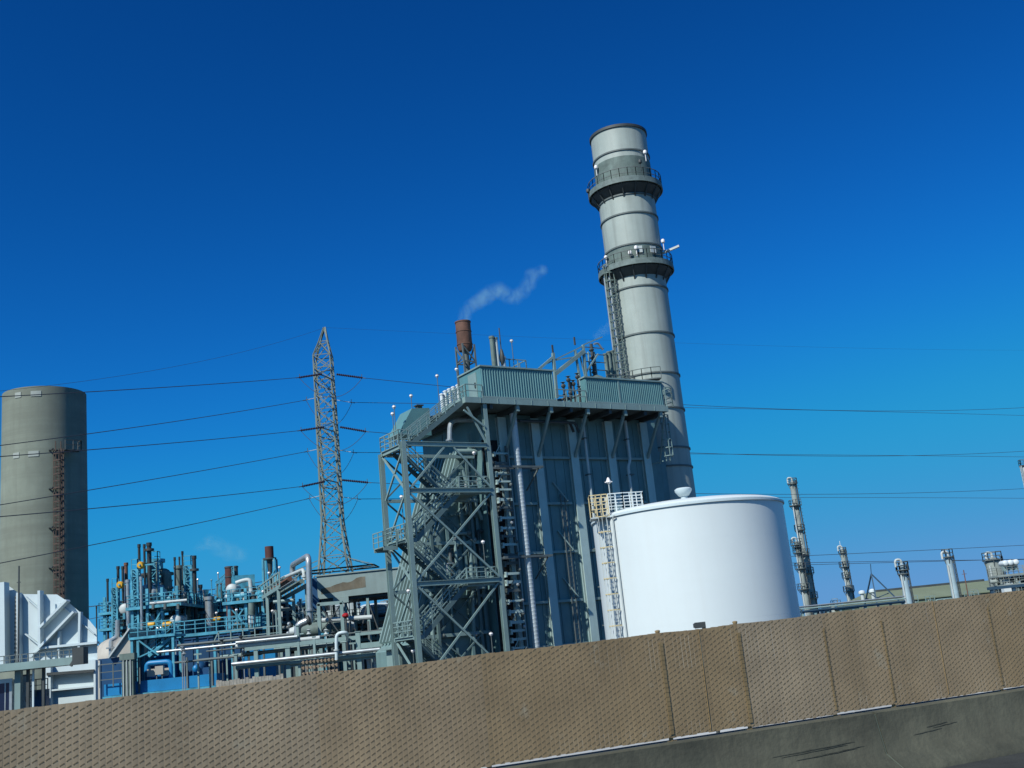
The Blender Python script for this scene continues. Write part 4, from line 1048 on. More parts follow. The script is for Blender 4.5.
for i, (px, py, Y, w_, rp, lab) in enumerate(((139, 544.5, 109, .17, None, 'thin dark vent stack leftmost of the tallest three in the teal unit'), (144.2, 544.5, 110, .15, None, 'thin dark vent stack in the middle of the tallest three in the teal unit'), (149, 543, 109, .28, 550, 'thick dark vent stack with a ring collar above the teal drum'),
        (118, 566.5, 124, .2, None, 'dark vent stack above the left hand yellow valve'), (122.7, 566.5, 124, .18, None, 'dark vent stack just right of the one above the left hand yellow valve'), (107.5, 579, 126, .16, None, 'dark vent stack at the extreme left edge of the teal units'),
        (174.6, 557.5, 115, .13, None, 'hair thin dark vent pipe left of the tallest one near the teal lattice tower'), (179.3, 557, 116, .11, None, 'hair thin dark vent pipe on top of the thicker dark column'), (182.3, 551.5, 115, .13, None, 'tallest hair thin dark vent pipe beside the teal lattice tower'), (194, 556, 113, .26, 570, 'single thick dark vent stack with a collar right of the teal lattice tower'),
        (200.5, 585, 118, .22, None, 'short dark vent stack right of the single thick dark stack'), (96.5, 606, 126, .1, None, 'short thin pole left of all the teal units'), (265, 560, 112, .11, None, 'thin dark mast left of the maroon topped stack'))):
    stackpipe(px, py, Y, w_ * .78, 'ventdark', lab, 0, 'vent_stack', True, 'dark vent stacks of the teal process units', ringpy=rp)
stackpipe(126, 563, 125, .2, 'rust', 'slim rusty vent stack by the left hand teal tower', 0, 'vent_stack', True)
stackpipe(178.5, 566, 116.3, .42, 'weathered', 'grey green column below a hair thin vent pipe in the teal unit', 0, 'process_column', True, None, 'column')
stackpipe(127.8, 580, 120, .22, 'galv', 'grey column between the two teal lattice towers on the left', 0, 'process_column', True, None, 'column')
stackpipe(141, 577, 107, .14, 'galv', 'thin grey column just left of the white drum head', 0, 'process_column', True, None, 'column')
stackpipe(154.5, 560, 112.5, .85, 'cyan', 'fat pale teal column behind the white drum', 0, 'process_column', True, None, 'column', ringpy=575)
stackpipe(209, 597, 112, .42, 'galv', 'stubby grey column with a flat cap in the middle of the low pipe structure', 0, 'process_column')
stackpipe(205, 590, 117, .3, 'galv', 'slim galvanised column left of the stubby capped one', 0, 'process_column', True, None, 'column')
stackpipe(214, 604, 113, .35, 'cyan', 'short teal column right of the stubby capped one', 0, 'process_column', True, None, 'column')
for px, py, Y, r, lab in ((140.6, 565.3, 107.5, .36, 'round yellow valve wheel high on the nearest teal tower'), (120, 585, 121.5, .4, 'round yellow valve wheel high on the left hand teal tower'), (151.5, 624.5, 107.2, .3, 'yellow motor box on the middle deck, left of a wider one'), (167.5, 624.5, 107.2, .36, 'wide yellow motor box on the middle deck'), (217.5, 619, 112, .3, 'orange motor under a white cap in the low pipe structure')):
    p = at(px, py, Y); wheel = 'wheel' in lab
    t = thing('valve_actuator' if wheel else 'pump_motor', (p.x, Y, p.z - r), lab, 'valve' if wheel else 'motor', 'yellow valves and motors')
    b = MB()
    if wheel: b.sweep([p + Vector((0, .25, 0)), p + Vector((0, -.05, 0)), p + Vector((0, -.2, 0))], [r, r, r * .75], 20)
    else: b.drum(p - Vector((r, 0, 0)), p + Vector((r * .9, 0, 0)), r * .75, 14)
    o = b.build('body', M['lemon'], t)
    b = MB()
    if wheel: b.sweep([p + Vector((0, -.2, 0)), p + Vector((0, -.34, 0))], [r * .3, r * .25], 10); b.bar(p + Vector((r, .1, 0)), p + Vector((r + 1.0, .1, 0)), .15)
    else: b.bx(p.x - r * .6, p.x + r * .6, p.y - r * .5, p.y + r * .5, p.z - r * 1.1, p.z - r * .6)
    b.build('mount', M['cyan'], o)
# white drums with their saddles
for (px, py), (qx, qy), r, Y, lab in (((147, 594), (160, 592), 1.0, 109.5, 'big white ended drum lying on the upper deck of the nearest teal unit'), ((124.5, 609), (129, 608), .6, 122, 'smaller white ended drum on the deck of the left hand teal unit'), ((231.5, 589.5), (236, 589), .55, 107, 'small white round ended vessel beside the pair of rusty stacks'), ((175.5, 621), (181, 620), .6, 108, 'white round ended vessel on the middle deck right of the yellow motors')):
    a = at(px, py, Y); c = at(qx, qy, Y + 1.5); c.z = a.z
    t = thing('horizontal_drum', (a.x, Y, a.z - r - .3), lab, 'vessel', 'white ended drums on the teal decks'); b = MB(); b.drum(a, c, r, 20); o = b.build('drum_shell', M['palegrey'], t)
    b = MB(); d = (c - a)
    for f in (.2, .8): q = a + d * f; b.bx(q.x - .12, q.x + .12, q.y - r * .8, q.y + r * .8, q.z - r - .5, q.z - r * .6)
    b.build('saddle', M['cyan'], o)
    b = MB(); q = a + d * .45; b.sweep([q + Vector((-.1, -r * .98, .1)), q + Vector((-.1, -r - .16, .1))], [.32, .32], 14); b.build('manway', M['dark'], o)
p = at(167, 572, 111); t = thing('looped_duct', (p.x, 111, 0), 'grey green duct that turns over and drops behind the white drum', 'duct')
b = MB(); b.pipe([at(158.5, 573, 111), at(167, 572.5, 111), at(167.5, 606, 111)], .45, 12, .8); b.build('duct_body', M['weathered'], t)
b = MB(); q = at(167.3, 588, 111); b.band(q, -.1, .1, .4, .62, 14); b.build('flange', M['grid'], t)
# pale rack pipe over the first unit
t = thing('deck_pipe', (at(160, 602, 107).x, 107, 0), 'long pale pipe lying along the front of the upper teal deck', 'pipe')
b = MB(); b.tube(at(150, 603.5, 107), at(187, 600, 107), .13, n=10); b.build('pipe_body', M['palegrey'], t)
for px in (153, 165, 178):
    q = at(px, 602.8, 107); b = MB(); b.bx(q.x - .1, q.x + .1, q.y - .15, q.y + .15, q.z - .6, q.z - .1); b.build('shoe', M['grid'], t)
# slanting cooler bank
t = thing('cooler_bank', (at(225, 590, 112).x, 116, 0), 'pale teal ribbed cooler bank on legs receding below the pair of rusty stacks', 'cooler')
a = at(234, 577, 109); c = at(216, 589, 124); zt = (a.z + c.z) / 2; d = Vector((c.x - a.x, c.y - a.y, 0)); L_ = d.length; d.normalize(); nn = Vector((-d.y, d.x, 0))
if nn.y > 0: nn = -nn
A0 = Vector((a.x, a.y, zt))
b = MB(); b.prism([A0 - Z * 1.3, A0 + d * L_ - Z * 1.3, A0 + d * L_, A0], -nn * 2.0); k = .3
while k < L_: b.bar(A0 + d * k - Z * 1.25 + nn * .06, A0 + d * k - Z * .05 + nn * .06, .2, .1, up=nn); k += .9
o = b.build('cooler_body', M['cyan'], t)
b = MB(); b.rail([A0, A0 + d * L_], .9, .08, 1.2); b.build('railing', M['cyan'], o)
b = MB(); k = .5
while k < L_: b.sweep([A0 + d * k - Z * 1.3 - nn * .8, A0 + d * (k + .0) - Z * 1.7 - nn * .8], [.55, .4], 10); k += 1.5
b.build('fan_cone', M['dark'], o)
for k in (.4, L_ - .4):
    for q in (0.2, 1.8):
        p = A0 + d * k - nn * q; b = MB(); b.bx(p.x - .12, p.x + .12, p.y - .12, p.y + .12, -.1, zt - 1.3); b.build('leg', M['cyan'], t)
# rusty stacks
for px, py, Y, r, mt, lab in ((229, 566.5, 111, .42, 'maroon', 'dark rusty stack, left and wider of the close pair above the cooler bank'), (235, 566, 112, .28, 'dark', 'slender dark stack, right one of the close pair above the cooler bank')):
    p = at(px, py, Y); t = thing('furnace_stack', (p.x, Y, 0), lab, 'stack', 'rusty stacks of the left process units')
    b = MB(); b.lathe([(r, -.1), (r, p.z), (r * .85, p.z), (r * .85, p.z - 1)], (p.x, Y, 0), 18); o = b.build('stack_shell', M[mt], t)
    b = MB()
    for dz in (.05, 1.0, 2.0): b.band((p.x, Y, 0), p.z - dz - .1, p.z - dz, r - .02, r + .05, 18)
    b.build('band', M['dark'], o)
p = at(269, 546.5, 108); Y = 108; t = thing('furnace_stack', (p.x, Y, 0), 'maroon topped stack on four pale teal legs left of the pylon', 'stack', 'rusty stacks of the left process units')
zb = at(269, 558.5, Y).z
b = MB(); b.lathe([(.42, zb), (.42, p.z), (.34, p.z), (.34, p.z - .6)], (p.x, Y, 0), 18); b.build('stack_shell', M['maroon'], t)
b = MB(); b.band((p.x, Y, 0), zb - .12, zb + .04, .2, .66, 18); b.build('ring', M['dark'], t)
b = MB(); b.tube((p.x, Y, zb - 3.5), (p.x, Y, zb), .1, .3, 10); b.tube((p.x, Y, 0), (p.x, Y, zb - 3.4), .12, n=8); b.build('flue', M['dark'], t)
for sx in (-1, 1):
    for sy in (-1, 1):
        b = MB(); b.bar((p.x + sx * .75, Y + sy * .75, -.1), (p.x + sx * .55, Y + sy * .55, zb - .1), .17); b.build('leg', M['cyan'], t)
b = MB()
for z0 in np.arange(1, zb - 2, 2.2):
    b.bar((p.x - .72, Y - .72, z0), (p.x + .7, Y - .7, z0 + 2), .08); b.bar((p.x - .7, Y - .7, z0), (p.x + .7, Y - .7, z0), .08); b.bar((p.x + .72, Y - .7, z0), (p.x + .6, Y + .7, z0 + 2), .08)
b.build('leg_brace', M['cyan'], t)
t = thing('vapour_pipe', (at(245, 585, 107).x, 107, 0), 'pale looped vapour pipe arching beside the pair of rusty stacks', 'pipe')
b = MB(); b.pipe([at(236, 583, 107), at(243, 580.5, 107), at(250, 579.5, 107), at(251.5, 595, 107)], .2, 12, .6); b.build('pipe_body', M['palegrey'], t)
b = MB(); b.band(at(251.3, 592, 107), -.08, .08, .22, .38, 12); b.build('flange', M['palegrey'], t)
t = thing('riser_pipe', (at(251, 612, 105).x, 105, 0), 'thick grey riser pipe under the open deck', 'pipe')
b = MB(); b.tube(at(251.5, 632, 105), at(251.8, 603, 105), .33, n=12); b.build('pipe_body', M['weathered'], t); b = MB(); b.band(at(251.6, 620, 105), -.4, .4, .3, .4, 12); b.build('joint_sleeve', M['palegrey'], t)
# gantry with pipes receding up to the big looped pipe
gt = thing('pipe_bridge', (at(287, 600, 100).x, 104, 0), 'receding pipe bridge with side rails and pipes on top below the big looped pipe', 'pipe bridge')
A0 = at(308, 588, 96); B0 = at(266, 605.5, 122); zz = (A0.z + B0.z) / 2; A0.z = B0.z = zz
d = (B0 - A0); L_ = d.length; d.normalize(); nn = Vector((d.y, -d.x, 0))
if nn.y < 0: nn = -nn
for o_ in (0, 2.4):
    b = MB(); b.bar(A0 - nn * o_, B0 - nn * o_, .2, .34); b.bar(A0 - nn * o_ + Z * 1.25, B0 - nn * o_ + Z * 1.25, .12); b.bar(A0 - nn * o_ + Z * .65, B0 - nn * o_ + Z * .65, .08)
    n = 14
    for k in range(n + 1): q = A0 - nn * o_ + d * (L_ * k / n); b.bar(q, q + Z * 1.25, .1)
    b.build('side_truss', M['green'], gt)
for k in range(4): b = MB(); b.tube(A0 - nn * (.5 + k * .5) + Z * (.35 + .14 * k), B0 - nn * (.5 + k * .5) + Z * (.35 + .14 * k), (.2, .14, .22, .12)[k], n=10); b.build('pipe', M[('weathered', 'galv', 'rust', 'green')[k]], gt)
for f in (.03, .3, .6, .95):
    for o_ in (0, 2.4):
        q = A0 - nn * o_ + d * (L_ * f); b = MB(); b.bx(q.x - .13, q.x + .13, q.y - .13, q.y + .13, -.1, zz - .17); b.build('post', M['green'], gt)
for (px, py, Y, r, mt, pts, lab) in ((308.5, 556, 96, .26, 'galv', [(310.5, 640), (308.5, 555.5), (292.5, 564.5), (292.5, 577)], 'big galvanised pipe loop standing upright left of the grey shed'), (303, 569, 97, .16, 'palegrey', [(304.5, 580), (303.5, 569.5), (281.5, 579.5), (281, 590)], 'small white pipe loop under the big galvanised loop')):
    t = thing('pipe_loop', (at(px, py, Y).x, Y, 0), lab, 'pipe'); yy = [Y, Y, Y + 7, Y + 7]
    P_ = [at(x, y, q) for (x, y), q in zip(pts, yy)]; P_[2].z = P_[1].z; 
    b = MB(); b.pipe(P_, r, 12, r * 3); b.build('pipe_body', M[mt], t)
    b = MB(); q = P_[0].lerp(P_[1], .35); b.lathe([(r, -.1), (r * 1.5, -.08), (r * 1.5, .08), (r, .1)], q, 12, True); b.build('flange', M[mt], t)
vb = thing('valve_bank', (at(293, 595, 99).x, 99, 0), 'bank of small valves and pipes hung below the receding pipe bridge', 'valves'); rr = random.Random(31)
for k in range(20):
    p = at(rr.uniform(272, 309), 0, 98); p = at(rr.uniform(272, 309), rr.uniform(598, 634), rr.uniform(97, 100)); b = MB()
    if k % 3 == 0: b.tube((p.x, p.y, 0), p, rr.uniform(.07, .14), n=8); b.build('pipe', M[rr.choice(('green', 'grid', 'galv', 'dark'))], vb)
    elif k % 3 == 1: b.ball(p, rr.uniform(.16, .28), 8); b.bar(p, p - Z * 1.2, .08); b.build('valve', M[rr.choice(('galv', 'grid', 'palegrey', 'dark'))], vb)
    else: b.tube(p, p + Vector((rr.uniform(1, 2.2), 0, 0)), rr.uniform(.08, .18), n=8); b.build('pipe', M[rr.choice(('green', 'grid', 'galv'))], vb)

# grey shed on legs
SY0 = 102
gs = thing('elevated_shed', (at(350, 600, SY0).x, SY0 + 3, 0), 'grey sheet metal shed with a brown stained front raised on steel legs by the pylon', 'shed')
a = at(316.5, 572.5, SY0); c = at(392, 571, SY0); zt = (a.z + c.z) / 2 - .1; zb = at(350, 596, SY0).z
b = MB(); b.bx(a.x, c.x + 2, SY0, SY0 + 6, zb, zt); body = b.build('wall', M['greybox'], gs)
b = MB(); b.bx(a.x - .9, a.x - .01, SY0 + .6, SY0 + 6, zb - .8, zt - .05); b.build('end_bay', M['navy'], body)
s0 = at(321, 590, SY0).x; s1 = at(366, 590, SY0).x; zs0 = at(340, 592.5, SY0).z; zs1 = at(344, 582.5, SY0).z
vs = [(s0, SY0 - .012, zs0), (s1, SY0 - .012, zs0 + .25), (s1, SY0 - .012, zs1 + .35)]; rr = random.Random(2)
for k in range(10): vs.append((s1 + (s0 - s1) * (k + 1) / 10, SY0 - .012, zs1 + .35 - .75 * (k + 1) / 10 + rr.uniform(-.1, .1)))
b = MB(); b.prism(vs, (0, .008, 0)); b.build('stain_panel', M['stain'], body)
b = MB(); b.bx(a.x - .1, c.x + 2.1, SY0 - .12, SY0 + 6.1, zt + .004, zt + .12); b.build('roof', M['greybox'], body)
q = at(341, 599, SY0); b = MB(); b.bx(q.x - .7, q.x + .7, SY0 - .1, SY0 + 1.2, zb - .55, zb - .01); b.build('junction_box', M['greybox'], gs)
b = MB(); b.bx(a.x + .2, c.x + 1.8, SY0 + .3, SY0 + 5.8, zb - .28, zb - .005); b.build('floor_frame', M['dark'], gs)
for x in np.linspace(a.x + .4, c.x + 1.6, 5):
    for y in (SY0 + .4, SY0 + 5.6):
        b = MB(); b.bx(x - .12, x + .12, y - .12, y + .12, -.1, zb - .28); b.build('leg', M['green'], gs)
xs = np.linspace(a.x + .4, c.x + 1.6, 5)
for x0, x1 in zip(xs, xs[1:]):
    b = MB(); b.bar((x0, SY0 + .4, .5), (x1, SY0 + .4, zb - .5), .1); b.bar((x1, SY0 + .42, .5), (x0, SY0 + .42, zb - .5), .1); b.build('leg_brace', M['dark'], gs)
# white tanks glimpsed under the shed
for px, pyt, w_, lab in ((331, 604, 1.5, 'small white tank glimpsed under the left half of the grey shed'), (349, 599, 1.0, 'small white tank glimpsed under the middle of the grey shed'), (376, 603, 1.9, 'small white tank glimpsed under the right end of the grey shed')):
    p = at(px, pyt, 112); t = thing('small_tank', (p.x, 112, 0), lab, 'tank', 'white tanks under the grey shed')
    b = MB(); b.lathe([(w_, 0), (w_, p.z - .3)], (p.x, 112, 0), 24); b.build('tank_shell', M['duct'], t)
    b = MB(); b.lathe([(w_ + .03, p.z - .3), (w_ * .7, p.z - .08), (.01, p.z)], (p.x, 112, 0), 24); b.build('roof', M['duct'], t)
# portal frame, big lying pipe, red valve
pf = thing('portal_frame', (at(330, 620, 94).x, 94, 0), 'grey green portal frame standing over the big lying pipe', 'frame')
for (x0, y0), (x1, y1) in (((318.5, 642), (318.5, 604)), ((341.5, 640), (341.5, 602.5)), ((317.5, 604.5), (342.5, 602.5))):
    a_, c_ = at(x0, y0, 94), at(x1, y1, 94)
    if x0 == x1: a_.z = 0; a_.x = c_.x
    b = MB(); b.bar(a_, c_, .28); b.build('post' if x0 == x1 else 'beam', M['green'], pf)
for (x0, y0), (x1, y1) in (((320, 634), (340, 606)), ((320, 606), (340, 634))):
    b = MB(); b.bar(at(x0, y0, 94.2), at(x1, y1, 94.2), .09); b.build('brace', M['dark'], pf)
t = thing('header_pipe', (at(322, 627, 96).x, 96, 1), 'fat grey header pipe lying level behind the portal frame', 'pipe')
a_ = at(302, 631, 96); c_ = at(345, 626.5, 96); c_.z = a_.z
b = MB(); b.tube(a_, c_, .62, n=18); b.build('pipe_body', M['weathered'], t)
b = MB(); b.tube(a_ - Vector((1.0, 0, 0)), a_, .35, .62, 18); b.tube(c_, c_ + Vector((.8, 0, 0)), .62, .3, 18); b.build('reducer', M['palegrey'], t)
for f in (.25, .75):
    q = a_.lerp(c_, f); b = MB(); b.bx(q.x - .15, q.x + .15, q.y - .5, q.y + .5, -.1, q.z - .55); b.build('saddle', M['grid'], t)
t = thing('elbow_spool', (at(303, 622, 93).x, 93, 0), 'pale pipe elbow pointing up left of the portal frame', 'pipe')
b = MB(); b.pipe([at(297.5, 640, 93), at(297.5, 625, 93), at(308, 620.5, 93)], .3, 12, .5); b.build('pipe_body', M['galv'], t)
q = at(308.5, 620.3, 93); b = MB(); b.sweep([q - Vector((.1, 0, .03)), q + Vector((.12, 0, .04))], [.42, .42], 14); b.build('flange', M['dark'], t)
p = at(345.5, 615.5, 93); t = thing('red_valve', (p.x, 93, p.z - .8), 'small red valve beside the portal frame under the grey shed', 'valve')
b = MB(); b.ball(p, .3, 10, .7); b.build('valve_body', M['red'], t); b = MB(); b.tube(p - Z * 3, p, .09, n=8); b.build('stem', M['dark'], t)
t = thing('transfer_pipe', (at(340, 619, 95).x, 95, 2), 'pale horizontal pipe passing below the red valve', 'pipe')
b = MB(); b.tube(at(322, 620.5, 95), at(372, 617, 95), .2, n=10); b.build('pipe_body', M['palegrey'], t)
for px in (330, 350, 368): q = at(px, 619.5, 95); b = MB(); b.bx(q.x - .08, q.x + .08, q.y - .1, q.y + .1, -.1, q.z - .15); b.build('support', M['grid'], t)

# ------------------------------------------------------------------ front pipe rack
RY = 86
rk = thing('pipe_rack', (at(300, 650, RY).x, RY, 0), 'long low grey green pipe rack of parallel pipes running along behind the fence', 'pipe rack')
def hp_(px0, py0, px1, py1, r, mt, dy=0, nm='pipe'):
    a = at(px0, py0, RY + dy); c = at(px1, py1, RY + dy); a.z = c.z = (a.z + c.z) / 2; a.y = c.y = RY + dy
    b = MB(); b.tube(a, c, r, n=12); b.build(nm, M[mt], rk); return a, c
hp_(157, 652.5, 280, 639.5, .10, 'galv', .3); hp_(236, 642.5, 297.5, 636.8, .13, 'galv', -.3); hp_(236, 645.8, 320, 638.3, .17, 'palegrey', 0)
hp_(232, 663, 380, 650.5, .15, 'galv', -.6); hp_(290, 662.5, 380, 654.5, .16, 'green', -.2); hp_(236, 668, 290, 662, .15, 'green', -.2)
for (x0, y0), (x1, y1), h_ in (((245, 648.5), (358, 638), .3), ((287, 657.5), (385, 650.5), .26), ((287, 664.5), (385, 656.5), .26), ((357, 634), (404, 630), .22), ((357, 646), (404, 642), .4)):
    a = at(x0, y0, RY); c = at(x1, y1, RY); a.z = c.z = (a.z + c.z) / 2; b = MB(); b.bar(a, c, .25, h_); b.build('beam', M['green'], rk)
rr = random.Random(77)
for k in range(13):
    x0 = rr.uniform(170, 300); x1 = min(402, x0 + rr.uniform(45, 130)); off = rr.uniform(4, 22); yb = 668 - off - (x0 - 170) * .1016
    hp_(x0, yb, x1, yb - (x1 - x0) * .1016, rr.choice((.06, .08, .11)), rr.choice(('galv', 'weathered', 'green', 'grid', 'grid')), rr.uniform(.4, 2.4))
for k in range(7):
    px = rr.uniform(172, 400); p = at(px, 664 - (px - 170) * .1016 - rr.uniform(0, 20), RY + rr.uniform(.6, 2.6)); b = MB(); b.bx(p.x - .06, p.x + .06, p.y - .06, p.y + .06, -.1, p.z); b.bx(p.x - .3, p.x + .3, p.y - .05, p.y + .05, p.z - .12, p.z); b.build('support', M[rr.choice(('green', 'grid', 'cyan'))], rk)
for k in range(10):
    px = rr.uniform(180, 395); p = at(px, 662 - (px - 170) * .1016 - rr.uniform(0, 18), RY + rr.uniform(0, 2)); b = MB(); b.lathe([(.08, -.22), (.2, -.16), (.09, -.04), (.09, .04), (.2, .16), (.08, .22)], p, 8); b.bar((p.x, p.y, 0), p, .06); b.build('valve', M[rr.choice(('grid', 'galv', 'dark', 'palegrey'))], rk)
for px, pyt, w_ in ((287.7, 648, .34), (357.7, 632, .34), (382.5, 633, .34), (297.6, 626, .18), (314, 637, .18), (256, 650, .3), (404, 628, .3), (236, 655, .2)):
    p = at(px, pyt, RY); b = MB(); b.bx(p.x - w_ / 2, p.x + w_ / 2, RY - .15, RY + .15, -.1, p.z); b.bx(p.x - w_ / 2 - .05, p.x + w_ / 2 + .05, RY - .2, RY + .2, p.z, p.z + .05); b.build('post', M['green'], rk)
t = thing('swan_neck_pipe', (at(337, 640, 85).x, 85, 0), 'white swan neck pipe rising from the low pipe rack', 'pipe')
b = MB(); b.pipe([at(336.6, 660, 85), at(336.4, 633.5, 85), at(347, 632, 85), at(347, 640, 86)], .13, 12, .4); b.build('pipe_body', M['duct'], t)
b = MB(); b.band(at(336.5, 650, 85), -.06, .06, .12, .22, 12); b.build('flange', M['palegrey'], t)
for k, (px, lab) in enumerate(((361, 'short white pipe stub left of two under the right end of the pipe rack'), (368, 'short white pipe stub in the middle under the right end of the pipe rack'), (375, 'short white pipe stub furthest right under the pipe rack'))):
    p = at(px, 649, 87); t = thing('pipe_stub', (p.x, 87, 0), lab, 'pipe', 'white stubs under the pipe rack'); b = MB(); b.tube((p.x, 87, 0), p, .17, n=10); b.build('pipe_body', M['duct'], t)
    b = MB(); b.band(p, -.05, .05, .1, .26, 10); b.build('flange', M['duct'], t)
# rail fence beyond the pipe rack
# cyan stair frame and walkway
cf = thing('braced_stair', (at(153, 648, 92).x, 93, 0), 'pale teal braced frame with an inside stair right of the beige hood', 'stair')
a = at(132, 640, 92); c = at(173, 636, 92); zt = (a.z + c.z) / 2 + .1
for x in (a.x, a.x + .5, c.x):
    for y in (92, 94.5): b = MB(); b.bx(x - .1, x + .1, y - .1, y + .1, -.1, zt - .1); b.build('post', M['cyan'], cf)
b = MB(); b.bx(a.x - .2, c.x + .2, 91.8, 94.7, zt - .1, zt + .1); b.build('deck', M['cyan'], cf)
z0 = at(140, 657, 92).z
b = MB(); b.bar((a.x + .6, 91.9, zt - .2), (a.x + 2.2, 91.9, z0), .12); b.bar((a.x + .6, 91.95, z0), (a.x + 2.4, 91.95, zt - .9), .1); b.build('brace', M['cyan'], cf)
b = MB(); b.bar((a.x + 1.2, 92.4, z0), (c.x - .2, 92.4, zt - .1), .1, .25); b.bar((a.x + 1.2, 93.3, z0), (c.x - .2, 93.3, zt - .1), .1, .25); b.rail([(a.x + 1.2, 92.4, z0), (c.x - .2, 92.4, zt - .1)], 1.0, .06, .7, (.35, .7))
for k in range(9): f = (k + .5) / 9; x = a.x + 1.2 + (c.x - .2 - a.x - 1.2) * f; z = z0 + (zt - .1 - z0) * f; b.bx(x - .15, x + .15, 92.45, 93.25, z, z + .05)
b.build('stair_flight', M['cyan'], cf)
b = MB(); b.rail([(a.x - .2, 91.85, zt + .1), (c.x + .2, 91.85, zt + .1)], 1.1, .07, .7, (.36, .7)); b.build('railing', M['cyan'], cf)
wk2 = thing('deck_walkway', (at(215, 630, 97).x, 98, 0), 'pale teal walkway with handrails over a dark blue void, above the long silver pipe', 'walkway')
a = at(174, 635, 97); c = at(248, 628, 97); zt = (a.z + c.z) / 2
b = MB(); b.bx(a.x, c.x, 97, 99, zt - .25, zt); b.build('deck', M['cyan'], wk2); b = MB(); b.rail([(a.x, 97.05, zt), (c.x, 97.05, zt), (c.x, 99, zt)], 1.1, .07, .9, (.36, .7)); b.build('railing', M['cyan'], wk2)
for x in np.linspace(a.x + .2, c.x - .2, 5): b = MB(); b.bx(x - .1, x + .1, 97.9, 98.1, -.1, zt - .25); b.build('post', M['cyan'], wk2)
a = at(214, 637, 94); c = at(280, 631, 94); zt = (a.z + c.z) / 2 - .7
rf = thing('arched_railing', (at(245, 636, 94).x, 94, 0), 'grey green handrail with a rounded end along the low catwalk', 'railing')
b = MB(); b.bx(a.x, c.x, 93.6, 94.6, zt - .15, zt); b.build('catwalk', M['grid'], rf)
b = MB(); b.rail([(a.x + .5, 93.65, zt), (c.x, 93.65, zt)], 1.1, .08, 1.0, (.5,)); b.bar((a.x, 93.65, zt + .2), (a.x + .5, 93.65, zt + 1.1), .08); b.bar((a.x, 93.65, zt), (a.x, 93.65, zt + .2), .08); b.build('railing', M['green'], rf)
for x in np.linspace(a.x + .3, c.x - .2, 5): b = MB(); b.bx(x - .07, x + .07, 94, 94.2, -.1, zt - .15); b.build('post', M['grid'], rf)
# blue blocks
def block(name, px0, px1, pyt, Y, dep, mt, label, cat, feats=True):
    a = at(px0, pyt, Y); c = at(px1, pyt - (px1 - px0) * .1, Y); zt = (a.z + c.z) / 2
    t = thing(name, ((a.x + c.x) / 2, Y + dep / 2, 0), label, cat)
    b = MB(); b.bx(a.x, c.x, Y, Y + dep, -.1, zt); o = b.build('wall', M[mt], t)
    b = MB(); b.bx(a.x - .1, c.x + .1, Y - .1, Y + dep + .1, zt + .003, zt + .12); b.build('roof', M[mt], o)
    if feats:
        n = max(2, int((c.x - a.x) / 1.4)); b = MB()
        for k in range(n + 1): x = a.x + .06 + (c.x - a.x - .12) * k / n; b.bx(x - .05, x + .05, Y - .08, Y - .004, 0, zt - .02)
        b.build('wall_rib', M[mt], o)
    return t, a.x, c.x, zt
block('blue_enclosure', 100, 133, 660.5, 95, 5, 'navy', 'dark blue enclosure below the beige hood', 'enclosure')
block('blue_enclosure', 242, 275, 646, 96, 5, 'blue', 'bright blue enclosure behind the low pipe rack below the open deck', 'enclosure')
block('blue_enclosure', 176, 240, 641, 101, 4, 'navy', 'dark blue wall in the void under the teal walkway', 'enclosure')
block('blue_enclosure', 132, 170, 660, 99, 4, 'blue', 'mid blue enclosure behind the blue pipe skid', 'enclosure')
block('dark_backdrop', 176, 400, 640, 136, 8, 'shade', 'long low dark building added far behind the pipe structures to darken their gaps', 'backdrop')  # added dark backing that fills the gaps in the pipework
sk = thing('pump_skid', (at(160, 680, 92).x, 92, 0), 'bright blue pump skid with blue pipes and a beige cabinet on its base', 'skid')
a = at(104, 700, 91); c = at(217, 688, 91); zt = at(160, 687, 91).z; zt2 = at(160, 679, 91).z
b = MB(); b.bx(a.x, c.x, 91, 93.5, zt - .3, zt2); b.build('base_beam', M['blue'], sk)
b = MB(); b.bx(a.x, c.x, 90.7, 90.95, zt - .55, zt - .32); b.bx(a.x, c.x, 90.7, 90.95, zt - 1.0, zt - .8); b.build('lower_rail', M['cyan'], sk)
b = MB(); b.pipe([at(147, 672, 92), at(147, 663.5, 92), at(171, 661.5, 92), at(171, 678, 92)], .22, 12, .4); b.build('pipe', M['blue'], sk)
b = MB(); b.tube(at(150, 676, 92), at(170, 674, 92), .2, n=12); b.build('pipe', M['blue'], sk)
q = at(159, 666, 91.2); z0 = at(159, 674.5, 91.2).z; b = MB(); b.bx(q.x - .3, q.x + .35, 91.1, 91.5, z0, q.z); ca = b.build('cabinet', M['beige'], sk)
b = MB(); b.bx(q.x - .25, q.x - .18, 91.2, 91.3, zt2, z0); b.bx(q.x + .2, q.x + .27, 91.2, 91.3, zt2, z0); b.build('cabinet_leg', M['grid'], ca)
for px, py in ((152, 669), (166, 668)): b = MB(); q = at(px, py, 92); b.bx(q.x - .35, q.x + .3, 91.8, 92.3, q.z - .6, q.z); b.build('pump_casing', M['beige'], sk)
b = MB(); b.ball(at(200, 668, 92), .55, 12); q = at(200, 668, 92); b.bx(q.x - .5, q.x + .9, 91.6, 92.4, zt2, q.z); b.build('pump', M['navy'], sk)
b = MB(); b.ball(at(196, 668.5, 91.4), .3, 10); b.build('pump_head', M['blue'], sk)
for px in (139, 187, 212):
    q = at(px, 665, 91); b = MB(); b.bx(q.x - .07, q.x + .07, 90.9, 91.04, 0, q.z + .6); b.build('post', M['grid'], sk)
b = MB(); b.rail([at(100, 688, 90.5) - Z * 0, at(140, 684, 90.5)], 1.8, .08, 1.2, (.33, .66)); b.build('railing', M['grid'], sk)
